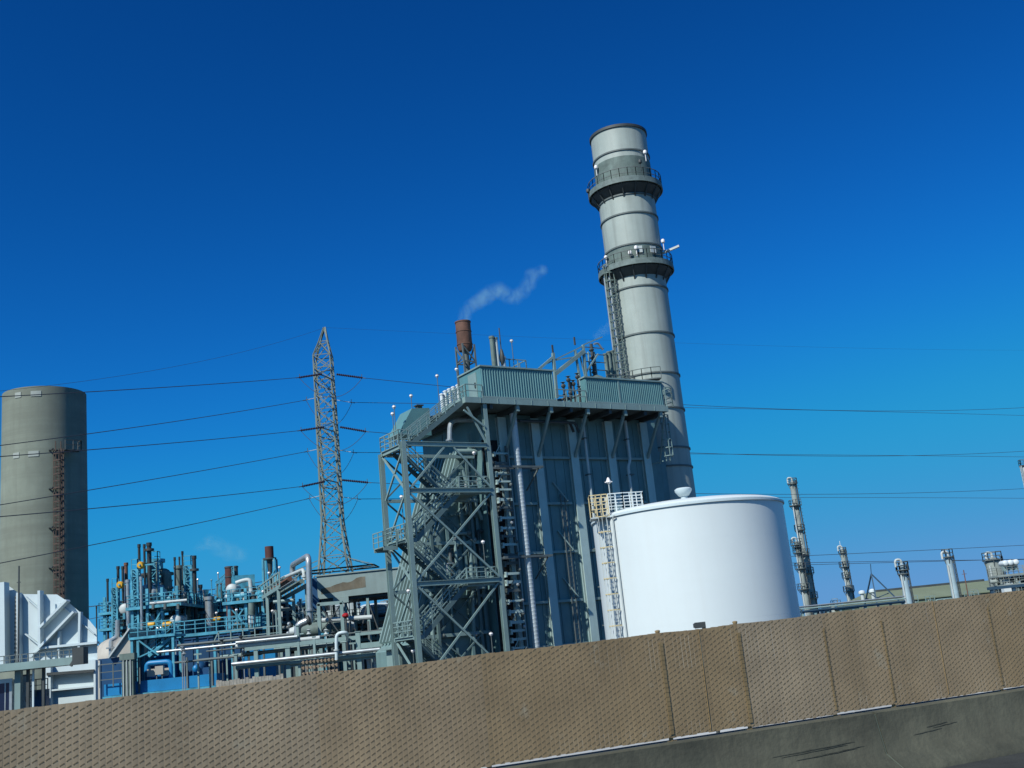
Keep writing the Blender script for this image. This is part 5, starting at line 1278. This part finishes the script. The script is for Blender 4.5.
# dark tapering column by the blue enclosure
t = thing('cable_riser', (at(126, 680, 90).x, 90, 0), 'dark cable riser box with pale conduits in front of the blue enclosure', 'cable riser')
q = at(126, 660, 90); b = MB(); b.bx(q.x - .35, q.x + .55, 90, 90.5, -.1, q.z); b.bx(q.x - .5, q.x + .7, 89.9, 90.6, q.z, q.z + .5); b.build('riser_box', M['weathered'], t)
for k in range(3): b = MB(); b.tube((q.x - .2 + k * .28, 89.95, 0), (q.x - .2 + k * .28, 89.95, q.z), .05, n=6); b.build('conduit', M['palegrey'], t)
# low brown board fence behind
bf = thing('board_fence', (at(250, 680, 84).x, 84, 0), 'low pale weathered board fence behind the tan road fence, under the pipe rack', 'fence')
a = at(216, 681.5, 84); c = at(281, 674.5, 84); zt = (a.z + c.z) / 2; rr = random.Random(8); x = a.x
b1_ = MB(); b2_ = MB(); b3_ = MB()
while x < c.x:
    w_ = rr.uniform(.2, .34); b1_.bx(x, x + w_ - .02, 84, 84.06, 0, zt + rr.uniform(-.08, .08)); x += w_
b1_.build('board_panel', M['board'], bf)
b = MB(); b.bx(a.x, c.x, 84.07, 84.15, zt - .5, zt - .4); b.build('back_rail', M['dark'], bf)
# pallet like brown rack
pr_ = thing('grating_rack', (at(325, 668, 85.5).x, 85.5, 0), 'stacked brown gratings low behind the pipe rack', 'gratings')
a = at(302, 672, 85.6); c = at(337, 668, 85.6)
for k in range(3):
    b = MB(); z = 1.6 + k * .42; b.bx(a.x, c.x, 85.5, 86.4, z, z + .1)
    x = a.x + .1
    while x < c.x: b.bx(x, x + .12, 85.42, 85.49, z - .1, z + .14); x += .28
    b.build('grating', M['brownclad'], pr_)
b = MB()
for x in (a.x + .1, c.x - .2): b.bx(x, x + .12, 85.9, 86.1, -.1, 1.6)
b.build('leg', M['dark'], pr_)

# ------------------------------------------------------------------ round white lamps on poles
LAMPS = []
def lamp(px, py, Y, zb, label, r=.15, t_=None):
    p = at(px, py, Y); t = thing('area_lamp', (p.x, p.y, zb), label, 'lamp', 'small white lamps of the plant')
    b = MB(); b.tube((p.x, p.y, zb), p, .03, n=6); b.build('lamp_pole', M['grid'], t)
    b = MB(); b.lathe([(.05, -r), (r * .75, -r * .5), (r, 0), (r * .8, r * .6), (.02, r * .85)], p, 12); b.build('globe', M['globe'], t)
    b = MB(); b.lathe([(r * .6, r * .75), (r * .5, r * 1.0), (.02, r * 1.15)], p, 10); b.build('cap', M['dark'], t)
    return t
for px, py, Y, zb, lab in ((279.5, 567.5, 107, 9, 'white lamp right of the maroon topped stack, upper one'), (269, 573, 106, 9, 'white lamp in front of the teal legs of the maroon topped stack'), (263, 591.5, 105, 8, 'white flat lamp at the left end of the receding pipe bridge'), (272.5, 611, 104, 0, 'white lamp on a post below the receding pipe bridge'), (236.5, 610, 105, 5, 'white lamp hanging below the open deck on the left'),
                       (216.5, 613, 111, 4, 'white capped lamp above the orange motor'), (511.5, 341, 88, 20.2, 'white lamp on a thin pole above the left roof enclosure'), (456.5, 369.5, 84, 20.2, 'white lamp at the left end of the roof enclosure'), (437, 376, 88, 18, 'white lamp floating high left of the roof enclosure on a thin pole'), (411, 396, 86, 16.8, 'white lamp above the peak of the inlet hood'), (394, 407, 82, 16.8, 'white lamp upper of two left of the inlet hood'), (392.5, 414, 81, 16.8, 'white lamp lower of two left of the inlet hood'),
                       (474, 453, 80.7, 13.4, 'white lamp under the upper beam inside the stair tower'), (483, 542, 80.4, 6.75, 'white lamp inside the stair tower at mid height'), (401.5, 497, 78, 10, 'white lamp at the left side of the stair tower'), (413, 651, 79, 0, 'white lamp glinting low at the foot of the stair tower'), (408.5, 591, 77.8, 3.4, 'white lamp on the lower left of the stair tower'), (491, 634, 79.5, 0, 'white lamp low beside the right leg of the stair tower')):
    lamp(px, py, Y, zb, lab)
# ------------------------------------------------------------------ pylon
PY_ = 172.5
top = at(325, 327, PY_); PXc = at(325.5, 400, PY_).x
pyl = thing('pylon', (PXc + .3, PY_, 0), 'tall weathered steel lattice pylon with dark insulator strings left of the boiler', 'pylon')
def hw(z):
    if z > 51.5: return max(.12, 1.36 * (56.4 - z) / (56.4 - 51.5))
    if z > 24: return 1.36 + .12 * (51.5 - z) / 27.5
    if z > 16: return 1.48 + .85 * (24 - z) / 8
    return 2.33 + 1.9 * (16 - z) / 16
zl = [56.4, 53.9, 51.5, 49.4, 47.3, 45, 42.5, 40, 37.5, 35, 32.5, 30, 27.4, 24.6, 21.8, 19, 16, 11, 6.4, -.1]
corners = [(-1, -1), (1, -1), (1, 1), (-1, 1)]
def pc(k, z): sx, sy = corners[k]; h = hw(z); return Vector((PXc + max(0, z - 51.5) * .11 + sx * h, PY_ + sy * h, z))
for k in range(4):
    b = MB()
    for z0, z1 in zip(zl, zl[1:]): b.bar(pc(k, z0), pc(k, z1), .18 if z0 > 47 else .27)
    b.build('leg', M['lattice'], pyl)
b = MB()
for i, (z0, z1) in enumerate(zip(zl, zl[1:])):
    for k in range(4):
        j = (k + 1) % 4
        b.bar(pc(k, z0), pc(j, z1), .115); b.bar(pc(j, z0), pc(k, z1), .115); b.bar(pc(k, z1), pc(j, z1), .11)
b.build('bracing', M['lattice'], pyl)
ARM = []
YF, YB = 167.0, 178.0
for z in (47.2, 38.5, 30.3):
    for yy in (YF, YB):
        h = hw(z); s = -1 if yy < PY_ else 1
        b = MB()
        for sx in (-1, 1): b.bar((PXc + sx * h, PY_ + s * h, z), (PXc, yy, z), .14); b.bar((PXc + sx * h, PY_ + s * h, z + 1.6), (PXc, yy, z), .1)
        b.build('cross_arm', M['lattice'], pyl)
b = MB(); zf = 16.9
for sx in (-1, 1):
    for yy in (-1, 1): b.bar((PXc - 6.4, PY_ + yy * 2.8, zf), (PXc + 6.4, PY_ + yy * 2.8, zf), .18); b.bar((PXc - 6.4, PY_, zf), (PXc, PY_ + yy * 2.8, zf), .12); b.bar((PXc + 6.4, PY_, zf), (PXc, PY_ + yy * 2.8, zf), .12); b.bar((PXc + sx * 6.4, PY_ - 2.8, zf), (PXc + sx * 6.4, PY_ + 2.8, zf), .14); b.bar((PXc + sx * 6.4, PY_ + yy * 2.8, zf), (PXc + sx * 2.3, PY_ + yy * 2.2, zf + 1.5), .12)
b.build('lower_frame', M['lattice'], pyl)
NAMES = ('topmost', 'middle', 'lowest')
def wire(p0, p1, mid, label, r=.045, name='power_line', n=28, group='power lines of the pylon'):
    """a hanging cable from p0 to p1 whose sag makes it pass the height seen at one bearing"""
    p0, p1 = Vector(p0), Vector(p1)
    sag = 0
    if mid:
        f = min(np.linspace(.02, .98, 300), key=lambda f: abs(pix(p0.lerp(p1, f))[0] - mid[0]))
        q = p0.lerp(p1, f); tgt = at(mid[0], mid[1], q.y).z; sag = (q.z - tgt) / (4 * f * (1 - f))
    pts = [p0.lerp(p1, k / n) - Z * (4 * sag * (k / n) * (1 - k / n)) for k in range(n + 1)]
    b = MB(); b.sweep(pts, r, 5); o = b.build(name, M['wire'])
    return tag(o, label, 'power line', group)
def string(p, q, label_unused=None, big=True):
    b = MB(); n = 14; pts, rs = [], []
    for k in range(n * 2 + 1): pts.append(p.lerp(q, k / (n * 2))); rs.append((.21 if k % 2 else .10) * (1 if big else .35))
    b.sweep(pts, rs, 8); b.build('insulator', M['insul'] if big else M['palegrey'], pyl)
    d = (q - p).normalized(); b = MB(); b.bar(q - d * .1 + Z * .05, q - d * .1 + Z * .55, .08); b.bar(q - d * .4, q + d * .5, .12); b.build('clamp', M['dark'], pyl)
def jumper(p, q, dip):
    b = MB(); n = 14; b.sweep([p.lerp(q, k / n) - Z * dip * 4 * (k / n) * (1 - k / n) for k in range(n + 1)], .04, 5); b.build('jumper_cable', M['wire'], pyl)
Lfront = [((299, 377.5), (322, 374), (87, 392), (-150, 404)), ((300.5, 430.5), (324, 427), (87, 450), (-150, 467)), ((302, 486.4), (325, 481.5), (87, 509), (-150, 529))]
Lback = [((306, 400), (322, 396.5), (87, 434), (-150, 464)), ((307, 451.5), (324, 448), (87, 490.5), (-150, 529)), ((309, 498.5), (326, 494.5), (87, 546), (-150, 592))]
Rfront = [((362.5, 377.8), (336.5, 374.3), (870, 411.3), (1100, 402)), ((366, 431.5), (340, 427), (872, 456.4), (1100, 445)), ((368, 482.5), (342, 480), (865, 494), (1100, 483.5))]
Rback = [((352, 402.5), (336, 400), (865, 411.3), (1100, 418)), ((354, 452.5), (338, 450), (850, 455), (1100, 458)), ((358, 499), (342, 497), (865, 497.6), (1100, 499))]
for i in range(3):
    for L_, Y, nm in ((Lfront, YF, 'near'), (Lback, YB, 'far')):
        e, s, m, f = L_[i]; pe = at(*e, Y); ps = at(*s, Y); string(ps, pe, big=nm == 'near')
        wire(pe, at(*f, Y - 88), m, '%s cable of the %s circuit running left from the pylon across the silo' % (NAMES[i], nm))
    for L_, Y, nm in ((Rfront, YF, 'near'), (Rback, YB, 'far')):
        e, s, m, f = L_[i]; pe = at(*e, Y); ps = at(*s, Y); string(ps, pe, big=nm == 'near')
        wire(pe, at(*f, Y + 120 if nm == 'near' else Y + 160), m, '%s cable of the %s circuit running right from the pylon behind the boiler' % (NAMES[i], nm))
    jumper(at(*Lfront[i][0], YF), at(*Rfront[i][0], YF), 3.2); jumper(at(*Lback[i][0], YB), at(*Rback[i][0], YB), 4.2)
wire(at(325, 327.5, PY_), at(-150, 403, PY_ - 85), (150, 371), 'thin earth wire running left from the tip of the pylon', .018)
wire(at(325, 327.5, PY_), at(1100, 350, PY_ + 150), (900, 349), 'thin earth wire running right from the tip of the pylon', .014)
wire(at(313, 573, 170), at(-150, 632, 150), (189, 593), 'low cable running left from the lower frame of the pylon behind the teal units', .06)
wire(at(313, 575, 171), at(-150, 668, 150), (60, 625), 'lowest cable running left from the lower frame of the pylon', .04)
for (x0, y0), m, (x1, y1), lab in (((350, 573), (930, 550), (1100, 541), 'low cable at the right passing above the columns, upper one'), ((350, 575), (900, 561), (1100, 559), 'low cable at the right crossing the column tops, middle one'), ((350, 577), (930, 561.5), (1100, 557), 'low cable at the right crossing the column tops, lower one')):
    wire(at(x0, y0, 172), at(x1, y1, 262), m, lab, .05)

# ------------------------------------------------------------------ columns and yards on the right
def column(px, pyt, Y, r, mt, label, plats=(), taper=None, side=-1, ladder=True, head=True, group='process columns on the right'):
    p = at(px, pyt, Y); t = thing('process_column', (p.x, Y, 0), label, 'column', group)
    prof = [(taper or r, -.1), (taper or r, p.z * .5), (r, p.z * .5 + .8), (r, p.z - r * .6), (r * .7, p.z - r * .2), (.02, p.z)]
    c = (p.x, Y, 0); b = MB(); b.lathe(prof, c, 20); o = b.build('column_shell', M[mt], t)
    for py, ext in plats:
        z = at(px, py, Y).z; R = (taper or r) if z < p.z * .5 else r
        b = MB(); a0, a1 = (math.pi * .55, math.pi * 1.75) if ext > 0 else (0, 6.3)
        b.band(c, z - .08, z + .05, R - .05, R + abs(ext), 16, a0, a1)
        for k in range(5): a = a0 + (a1 - a0) * (k + .5) / 5; e = Vector((math.cos(a), math.sin(a), 0)); b.bar(Vector(c) + e * (R + abs(ext) - .1) + Z * z, Vector(c) + e * R + Z * (z - 1.0), .1)
        pf = b.build('platform', M['grid'], t)
        b = MB(); b.rail([Vector((p.x + (R + abs(ext) - .05) * math.cos(a), Y + (R + abs(ext) - .05) * math.sin(a), z + .05)) for a in np.linspace(a0, a1, 9)], 1.1, .09, 2.5); b.build('railing', M['grid'], pf)
    if ladder:
        R = (taper or r) + .02; b = MB()
        for q in (-.25, .25): b.bar((p.x + R, Y - .6 + q, 0), (p.x + r + .02, Y - .6 + q, p.z), .11)
        for z in np.arange(1, p.z, .7): b.bar((p.x + R, Y - .85, z), (p.x + R, Y - .35, z), .07)
        b.build('ladder', M['dark'], t)
        b = MB(); b.tube((p.x - R * .8, Y - R * .7, 0), (p.x - R * .8, Y - R * .7, p.z * .85), .14, n=8); b.build('side_pipe', M['palegrey'], t)
    if head:
        b = MB(); b.pipe([(p.x, Y, p.z - .2), (p.x, Y, p.z + .7), (p.x - .9, Y, p.z + .7), (p.x - .9, Y, p.z - .4)], .18, 8); b.build('overhead_pipe', M['palegrey'], t)
    return t
M['colgrey'] = mat('weathered_column_paint', (.27, .31, .28), .6, var=.2, streak=.4, dirt=(.14, .17, .16))
M['colblue'] = mat('pale_blue_column_paint', (.34, .46, .50), .5, var=.15, streak=.3, dirt=(.16, .22, .25))
column(792, 481, 230, .6, 'colgrey', 'tallest slim grey process column with side platforms right of the white tank', ((484, -.45), (506, .8), (531, -.5), (556, .9), (575, -.6), (600, -.6)), .95)
column(796.5, 541, 226, .5, 'colgrey', 'shorter grey column hugging the left side of the tallest slim column', ((545, .8), (553, .6), (569, .7), (590, .7)), .65)
column(842, 549, 250, .55, 'colgrey', 'thin grey column with a whip antenna standing alone between the tallest column and the olive shed', ((553, -.4), (567, .7), (578, .5), (592, -.5)), .75)
p = at(839.5, 541, 250); t = thing('whip_antenna', (p.x, 250, 17), 'white whip antenna on top of the thin lone column', 'antenna'); b = MB(); b.tube((p.x, 250, 16.4), p, .06, n=6); b.build('whip', M['white'], t); b = MB(); b.tube((p.x, 250, 15.3), (p.x, 250, 16.2), .12, n=6); b.build('base', M['palegrey'], t)
column(901.5, 564, 170, .52, 'colblue', 'pale blue column with a crown platform in front of the left half of the olive shed', ((570, -.5), (574, -.35)), .6)
column(948, 556, 170, .5, 'colblue', 'pale blue column with antennas in front of the middle of the olive shed', ((557, -.35),), .55)
column(992, 557, 170, 1.15, 'colgrey', 'fat grey green vessel with a dark crown platform at the right edge of the olive shed', ((560, -.35),), 1.15)
# tower at the right edge
p = at(1022, 466, 200); t = thing('flare_tower', (p.x + .6, 200, 0), 'tall pale column cut off by the right edge of the picture', 'column'); c = (p.x + .9, 200, 0)
b = MB(); b.lathe([(1.1, -.1), (1.1, p.z)], c, 24); b.build('column_shell', M['palegrey'], t); b = MB(); b.band(c, p.z - .1, p.z + .1, .6, 1.35, 24); o = b.build('top_platform', M['dark'], t)
b = MB(); b.rail([Vector((c[0] + 1.3 * math.cos(a), 200 + 1.3 * math.sin(a), p.z + .1)) for a in np.linspace(0, 6.28, 10)], 1.0, .08, 3); b.build('railing', M['grid'], o)
b = MB()
for q in (-.25, .25): b.bar((c[0] - 1.35, 200 - .4 + q, 0), (c[0] - 1.35, 200 - .4 + q, p.z), .1)
for z in np.arange(1, p.z, .6): b.bar((c[0] - 1.35, 199.35, z), (c[0] - 1.35, 199.85, z), .06)
b.build('ladder', M['palegrey'], t)
b = MB(); z = p.z - 1.6; b.bx(c[0] - .5, c[0] + .3, 198.85, 198.95, z - .3, z + .3); b.build('dark_port', M['dark'], t)
# olive shed
HY = 215
a = at(858, 607, HY); c = at(1012, 592, HY); e0 = at(867, 592, HY + 9); e1 = at(979, 582, HY + 9); zr = (e0.z + e1.z) / 2; ze = at(930, 597.5, HY).z
sh = thing('olive_shed', ((a.x + c.x) / 2, HY + 9, 0), 'long low olive green shed roof on the horizon at the right', 'shed')
b = MB(); b.bx(a.x + .3, c.x + 8, HY + .3, HY + 17.7, -.1, ze - .1); b.build('wall', M['olive'], sh)
b = MB(); b.add([(a.x, HY, ze), (c.x + 8, HY, ze), (e1.x + 2, HY + 9, zr), (e0.x, HY + 9, zr), (a.x, HY + 18, ze), (c.x + 8, HY + 18, ze), (a.x, HY, ze - .15), (c.x + 8, HY, ze - .15), (a.x, HY + 18, ze - .15), (c.x + 8, HY + 18, ze - .15)], [(0, 1, 2, 3), (5, 4, 3, 2), (0, 3, 4), (1, 5, 2), (6, 8, 9, 7), (0, 6, 7, 1), (4, 5, 9, 8), (0, 4, 8, 6), (1, 7, 9, 5)])
ro = b.build('roof', M['olive'], sh, sharp=10)
b = MB(); b.bar((e0.x + 1, HY + 9, zr + .12), (e1.x + 1, HY + 9, zr + .12), .6, .45); b.build('ridge_vent', M['dark'], ro)
b = MB(); x = a.x + 1
while x < c.x + 7: b.bx(x, x + .12, HY + .22, HY + .3, 0, ze - .2); x += 2.5
b.build('wall_rib', M['beige'], sh)
for px, py, lab in ((861.5, 591, 'small white round roof vent left of another by the olive shed'), (872, 589.5, 'small white round roof vent nearer the olive shed ridge')):
    p = at(px, py, HY + 3); t = thing('roof_cowl', (p.x, HY + 3, 0), lab, 'vent', 'white cowls by the olive shed'); b = MB(); b.lathe([(.35, 0), (.35, p.z - .5)], (p.x, HY + 3, 0), 14); b.build('neck', M['palegrey'], t); b = MB(); b.lathe([(.4, p.z - .6), (.62, p.z - .5), (.62, p.z - .1), (.3, p.z + .1), (.01, p.z + .15)], (p.x, HY + 3, 0), 14); b.build('cowl', M['white'], t)
# A-frame hoist
TYp = 160
t = thing('tripod_derrick', (at(880, 600, TYp).x, TYp, 0), 'dark blue tripod derrick with an antenna in front of the olive shed', 'derrick'); ap = at(871.3, 574, TYp)
M['derrick'] = mat('derrick_blue_paint', (.03, .07, .11), .5, var=.1)
for px, py, dy in ((866.4, 597, 2), (898, 600, -2), (877.5, 606, -4)):
    q = at(px, py, TYp + dy); d = (q - ap); q = ap + d * ((ap.z + .1) / max(.5, ap.z - q.z)) if q.z > 0 else q
    b = MB(); b.bar(ap, q, .16); b.build('leg', M['derrick'], t)
b = MB(); b.bar(at(870.5, 564, TYp), ap, .09); b.build('antenna', M['derrick'], t)
for (x0, y0), (x1, y1) in (((867.5, 592), (877, 598)), ((877, 598), (889, 593))):
    b = MB(); b.bar(at(x0, y0, TYp), at(x1, y1, TYp), .11); b.build('cross_tie', M['derrick'], t)
# thin wooden pole
p = at(963.5, 570, 140); t = thing('wood_pole', (p.x, 140, 0), 'thin brown leaning pole before the right half of the olive shed', 'pole'); b = MB(); b.tube(at(968.5, 600, 140) - Z * 3.2, p, .09, .06, 8); b.build('pole', M['rust'], t); b = MB(); b.bar(p + Vector((-.3, 0, -.5)), p + Vector((.3, 0, -.5)), .06); b.build('crossbar', M['rust'], t)
# low pipe rack and refinery clutter along the right horizon
def rack(px0, px1, py, Y, label, seed, n=8, h=1.0, mt='green'):
    a = at(px0, py, Y); c = at(px1, py - (px1 - px0) * .1016, Y); z = (a.z + c.z) / 2; t = thing('pipe_rack', ((a.x + c.x) / 2, Y, 0), label, 'pipe rack'); r = random.Random(seed)
    b = MB(); b.bx(a.x, c.x, Y - .2, Y + .2, z - .25, z + .1); b.build('beam', M['derrick'], t)
    for k in range(5): b = MB(); zz = z + .25 + .26 * (k % 2) + r.uniform(0, .1); b.tube((a.x, Y + .5 * k - .6, zz), (c.x, Y + .5 * k - .6, zz), r.uniform(.06, .11), n=8); b.build('pipe', M[r.choice(('galv', 'weathered', 'green', 'weathered'))], t)
    for x in np.linspace(a.x + .3, c.x - .3, n): b = MB(); b.bx(x - .15, x + .15, Y - .15, Y + .15, -.1, z - .25); b.build('post', M['green'], t)
    return t, a.x, c.x, z
rack(800, 905, 611.5, 150, 'low pipe rack on the horizon right of the white tank', 3, 9)
def yard(px0, px1, py, Y, label, seed, n, hmax):
    a = at(px0, py, Y); c = at(px1, py - (px1 - px0) * .1016, Y); t = thing('refinery_yard', ((a.x + c.x) / 2, Y, 0), label, 'process unit'); r = random.Random(seed)
    for k in range(n):
        x = r.uniform(a.x, c.x); y = Y + r.uniform(-2, 3); h = a.z * .6 + r.uniform(.2, 1) * hmax; q = r.random(); b = MB(); mt = M[r.choice(('galv', 'palegrey', 'green', 'weathered', 'colgrey', 'dark', 'cyan'))]
        if q < .3: b.tube((x, y, -.1), (x, y, h), r.uniform(.12, .3), n=8); b.build('riser', mt, t)
        elif q < .55: rad = r.uniform(.4, .8); b.lathe([(rad, -.1), (rad, h * .8), (rad * .6, h * .93), (.02, h)], (x, y, 0), 12); b.build('vessel', mt, t)
        elif q < .8: x2 = x + r.uniform(-4, 4); b.pipe([(x, y, 0), (x, y, h), (x2, y, h), (x2, y, h * .5)], r.uniform(.1, .2), 8); b.build('pipe', mt, t)
        else: w_ = r.uniform(.5, 1.3); b.bx(x - w_, x + w_, y, y + 1.2, h - .15, h); b.rail([(x - w_, y, h), (x + w_, y, h)], 1.0, .09, .8); b.bx(x - w_ + .1, x - w_ + .25, y + .2, y + .35, -.1, h - .15); b.bx(x + w_ - .25, x + w_ - .1, y + .2, y + .35, -.1, h - .15); b.build('platform', mt, t)
    return t
yard(800, 862, 611, 235, 'low jumble of pale pipes and vessels at the foot of the tallest slim column', 5, 44, 2.6)
yard(905, 985, 596, 180, 'scattered low pipes before the olive shed between the two pale blue columns', 14, 16, 1.0)
un, ux0, ux1, uz = unit('process_unit', 'blue grey process structure at the right edge with white drums on top', 1003, 1050, 165, 2.5, [592, 583, 573], 'colgrey', 4, 23, None, 44)
for px, py, lab in ((1003.5, 563.5, 'small white drum on the far right structure, leftmost of three'), (1008.5, 563, 'small white drum on the far right structure, middle of three'), (1014, 562.5, 'small white drum on the far right structure, rightmost of three')):
    p = at(px, py, 166); t = thing('small_drum', (p.x, 166, p.z - 1), lab, 'vessel', 'white drums on the far right structure'); b = MB(); b.drum(p - Vector((0, .8, 0)), p + Vector((0, .8, 0)), .42, 14); b.build('drum_shell', M['white'], t); b = MB(); b.bx(p.x - .3, p.x + .3, 165.7, 166.3, p.z - 1.1, p.z - .38); b.build('saddle', M['green'], t)
a = at(988, 588.5, 160); c = at(1060, 581, 160); t = thing('dark_pipe_bridge', ((a.x + c.x) / 2, 160, 0), 'dark blue horizontal pipe bridge at the right edge above the fence', 'pipe bridge')
zz = (a.z + c.z) / 2; b = MB(); b.bx(a.x, c.x, 159.8, 160.4, zz - .25, zz + .15); b.build('beam', M['derrick'], t)
for x in np.linspace(a.x + .5, c.x - .5, 4): b = MB(); b.bx(x - .2, x + .2, 159.9, 160.3, -.1, zz - .25); b.build('post', M['derrick'], t)
p = at(1007.5, 587, 162); t = thing('white_hut', (p.x, 162, 0), 'tiny white hut under the dark pipe bridge', 'hut'); b = MB(); b.bx(p.x - .55, p.x + .55, 162, 163, -.1, p.z); b.build('wall', M['white'], t); b = MB(); b.bx(p.x - .65, p.x + .65, 161.9, 163.1, p.z, p.z + .1); b.build('roof', M['palegrey'], t)

# ------------------------------------------------------------------ steam plumes
def steam_mat(dens, i):
    m = bpy.data.materials.new('steam'); m.use_nodes = True; nt = m.node_tree; N = nt.nodes; L = nt.links
    N.remove(N['Principled BSDF']); out = N['Material Output']
    v = N.new('ShaderNodeVolumePrincipled'); v.inputs['Color'].default_value = (.62, .95, .90, 1); v.inputs['Anisotropy'].default_value = 0
    tc = N.new('ShaderNodeTexCoord'); gr = N.new('ShaderNodeTexGradient'); gr.gradient_type = 'SPHERICAL'; L.new(tc.outputs['Object'], gr.inputs[0])
    geo = N.new('ShaderNodeNewGeometry'); ns = N.new('ShaderNodeTexNoise'); ns.inputs['Scale'].default_value = 1.0; ns.inputs['Detail'].default_value = 5; ns.inputs['Roughness'].default_value = .62; ns.inputs['Distortion'].default_value = .6; L.new(geo.outputs['Position'], ns.inputs['Vector'])
    mr = N.new('ShaderNodeMapRange'); mr.inputs[1].default_value = .36; mr.inputs[2].default_value = .66; L.new(ns.outputs['Fac'], mr.inputs[0])
    mu = N.new('ShaderNodeMath'); mu.operation = 'MULTIPLY'; L.new(gr.outputs[1], mu.inputs[0]); L.new(mr.outputs[0], mu.inputs[1])
    m2 = N.new('ShaderNodeMath'); m2.operation = 'MULTIPLY'; L.new(mu.outputs[0], m2.inputs[0]); m2.inputs[1].default_value = dens
    L.new(m2.outputs[0], v.inputs['Density']); L.new(v.outputs[0], out.inputs['Volume'])
    return m
def plume(label, pts, Y, dens):
    m = steam_mat(dens, 0); p0 = at(*pts[0][:2], Y); t = thing('steam_plume', p0, label, 'steam', None, 'stuff')
    b = MB(); b.ball((0, 0, 0), 1.0, 20)
    me = None
    for px, py, r in pts:
        p = at(px, py, Y); k = r * Y / FPX
        if me is None: o = b.build('steam_puff', m, t); me = o.data; o.matrix_parent_inverse = Matrix.Identity(4)
        else: o = bpy.data.objects.new('steam_puff', me); COL.objects.link(o); o.parent = t
        o.location = p - p0; o.scale = (k, k, k * .85)
yS = SIL.y
plume('thin white steam drifting right from the rusty silencer on the boiler roof', [(464.2, 320, 8), (464.8, 317, 9), (466.5, 311, 9), (471, 306, 10), (478, 302, 11), (485, 297, 12), (492, 292, 12), (498, 289, 11), (504, 293, 11), (510, 297, 11), (516, 298, 10), (522, 292, 11), (528, 284, 11), (533, 275, 11), (541, 271, 9)], yS, .5)
plume('small puff of steam above the thick dark stack of the teal units', [(198, 548, 6), (204, 545, 9), (211, 542, 11), (220, 548, 13), (231, 552, 13), (241, 555, 10)], 113, .22)
plume('faint wisp of steam between the roof valves and the stack', [(589, 343, 5), (597, 336, 7), (604, 331, 8), (609, 325, 6)], 97, .3)
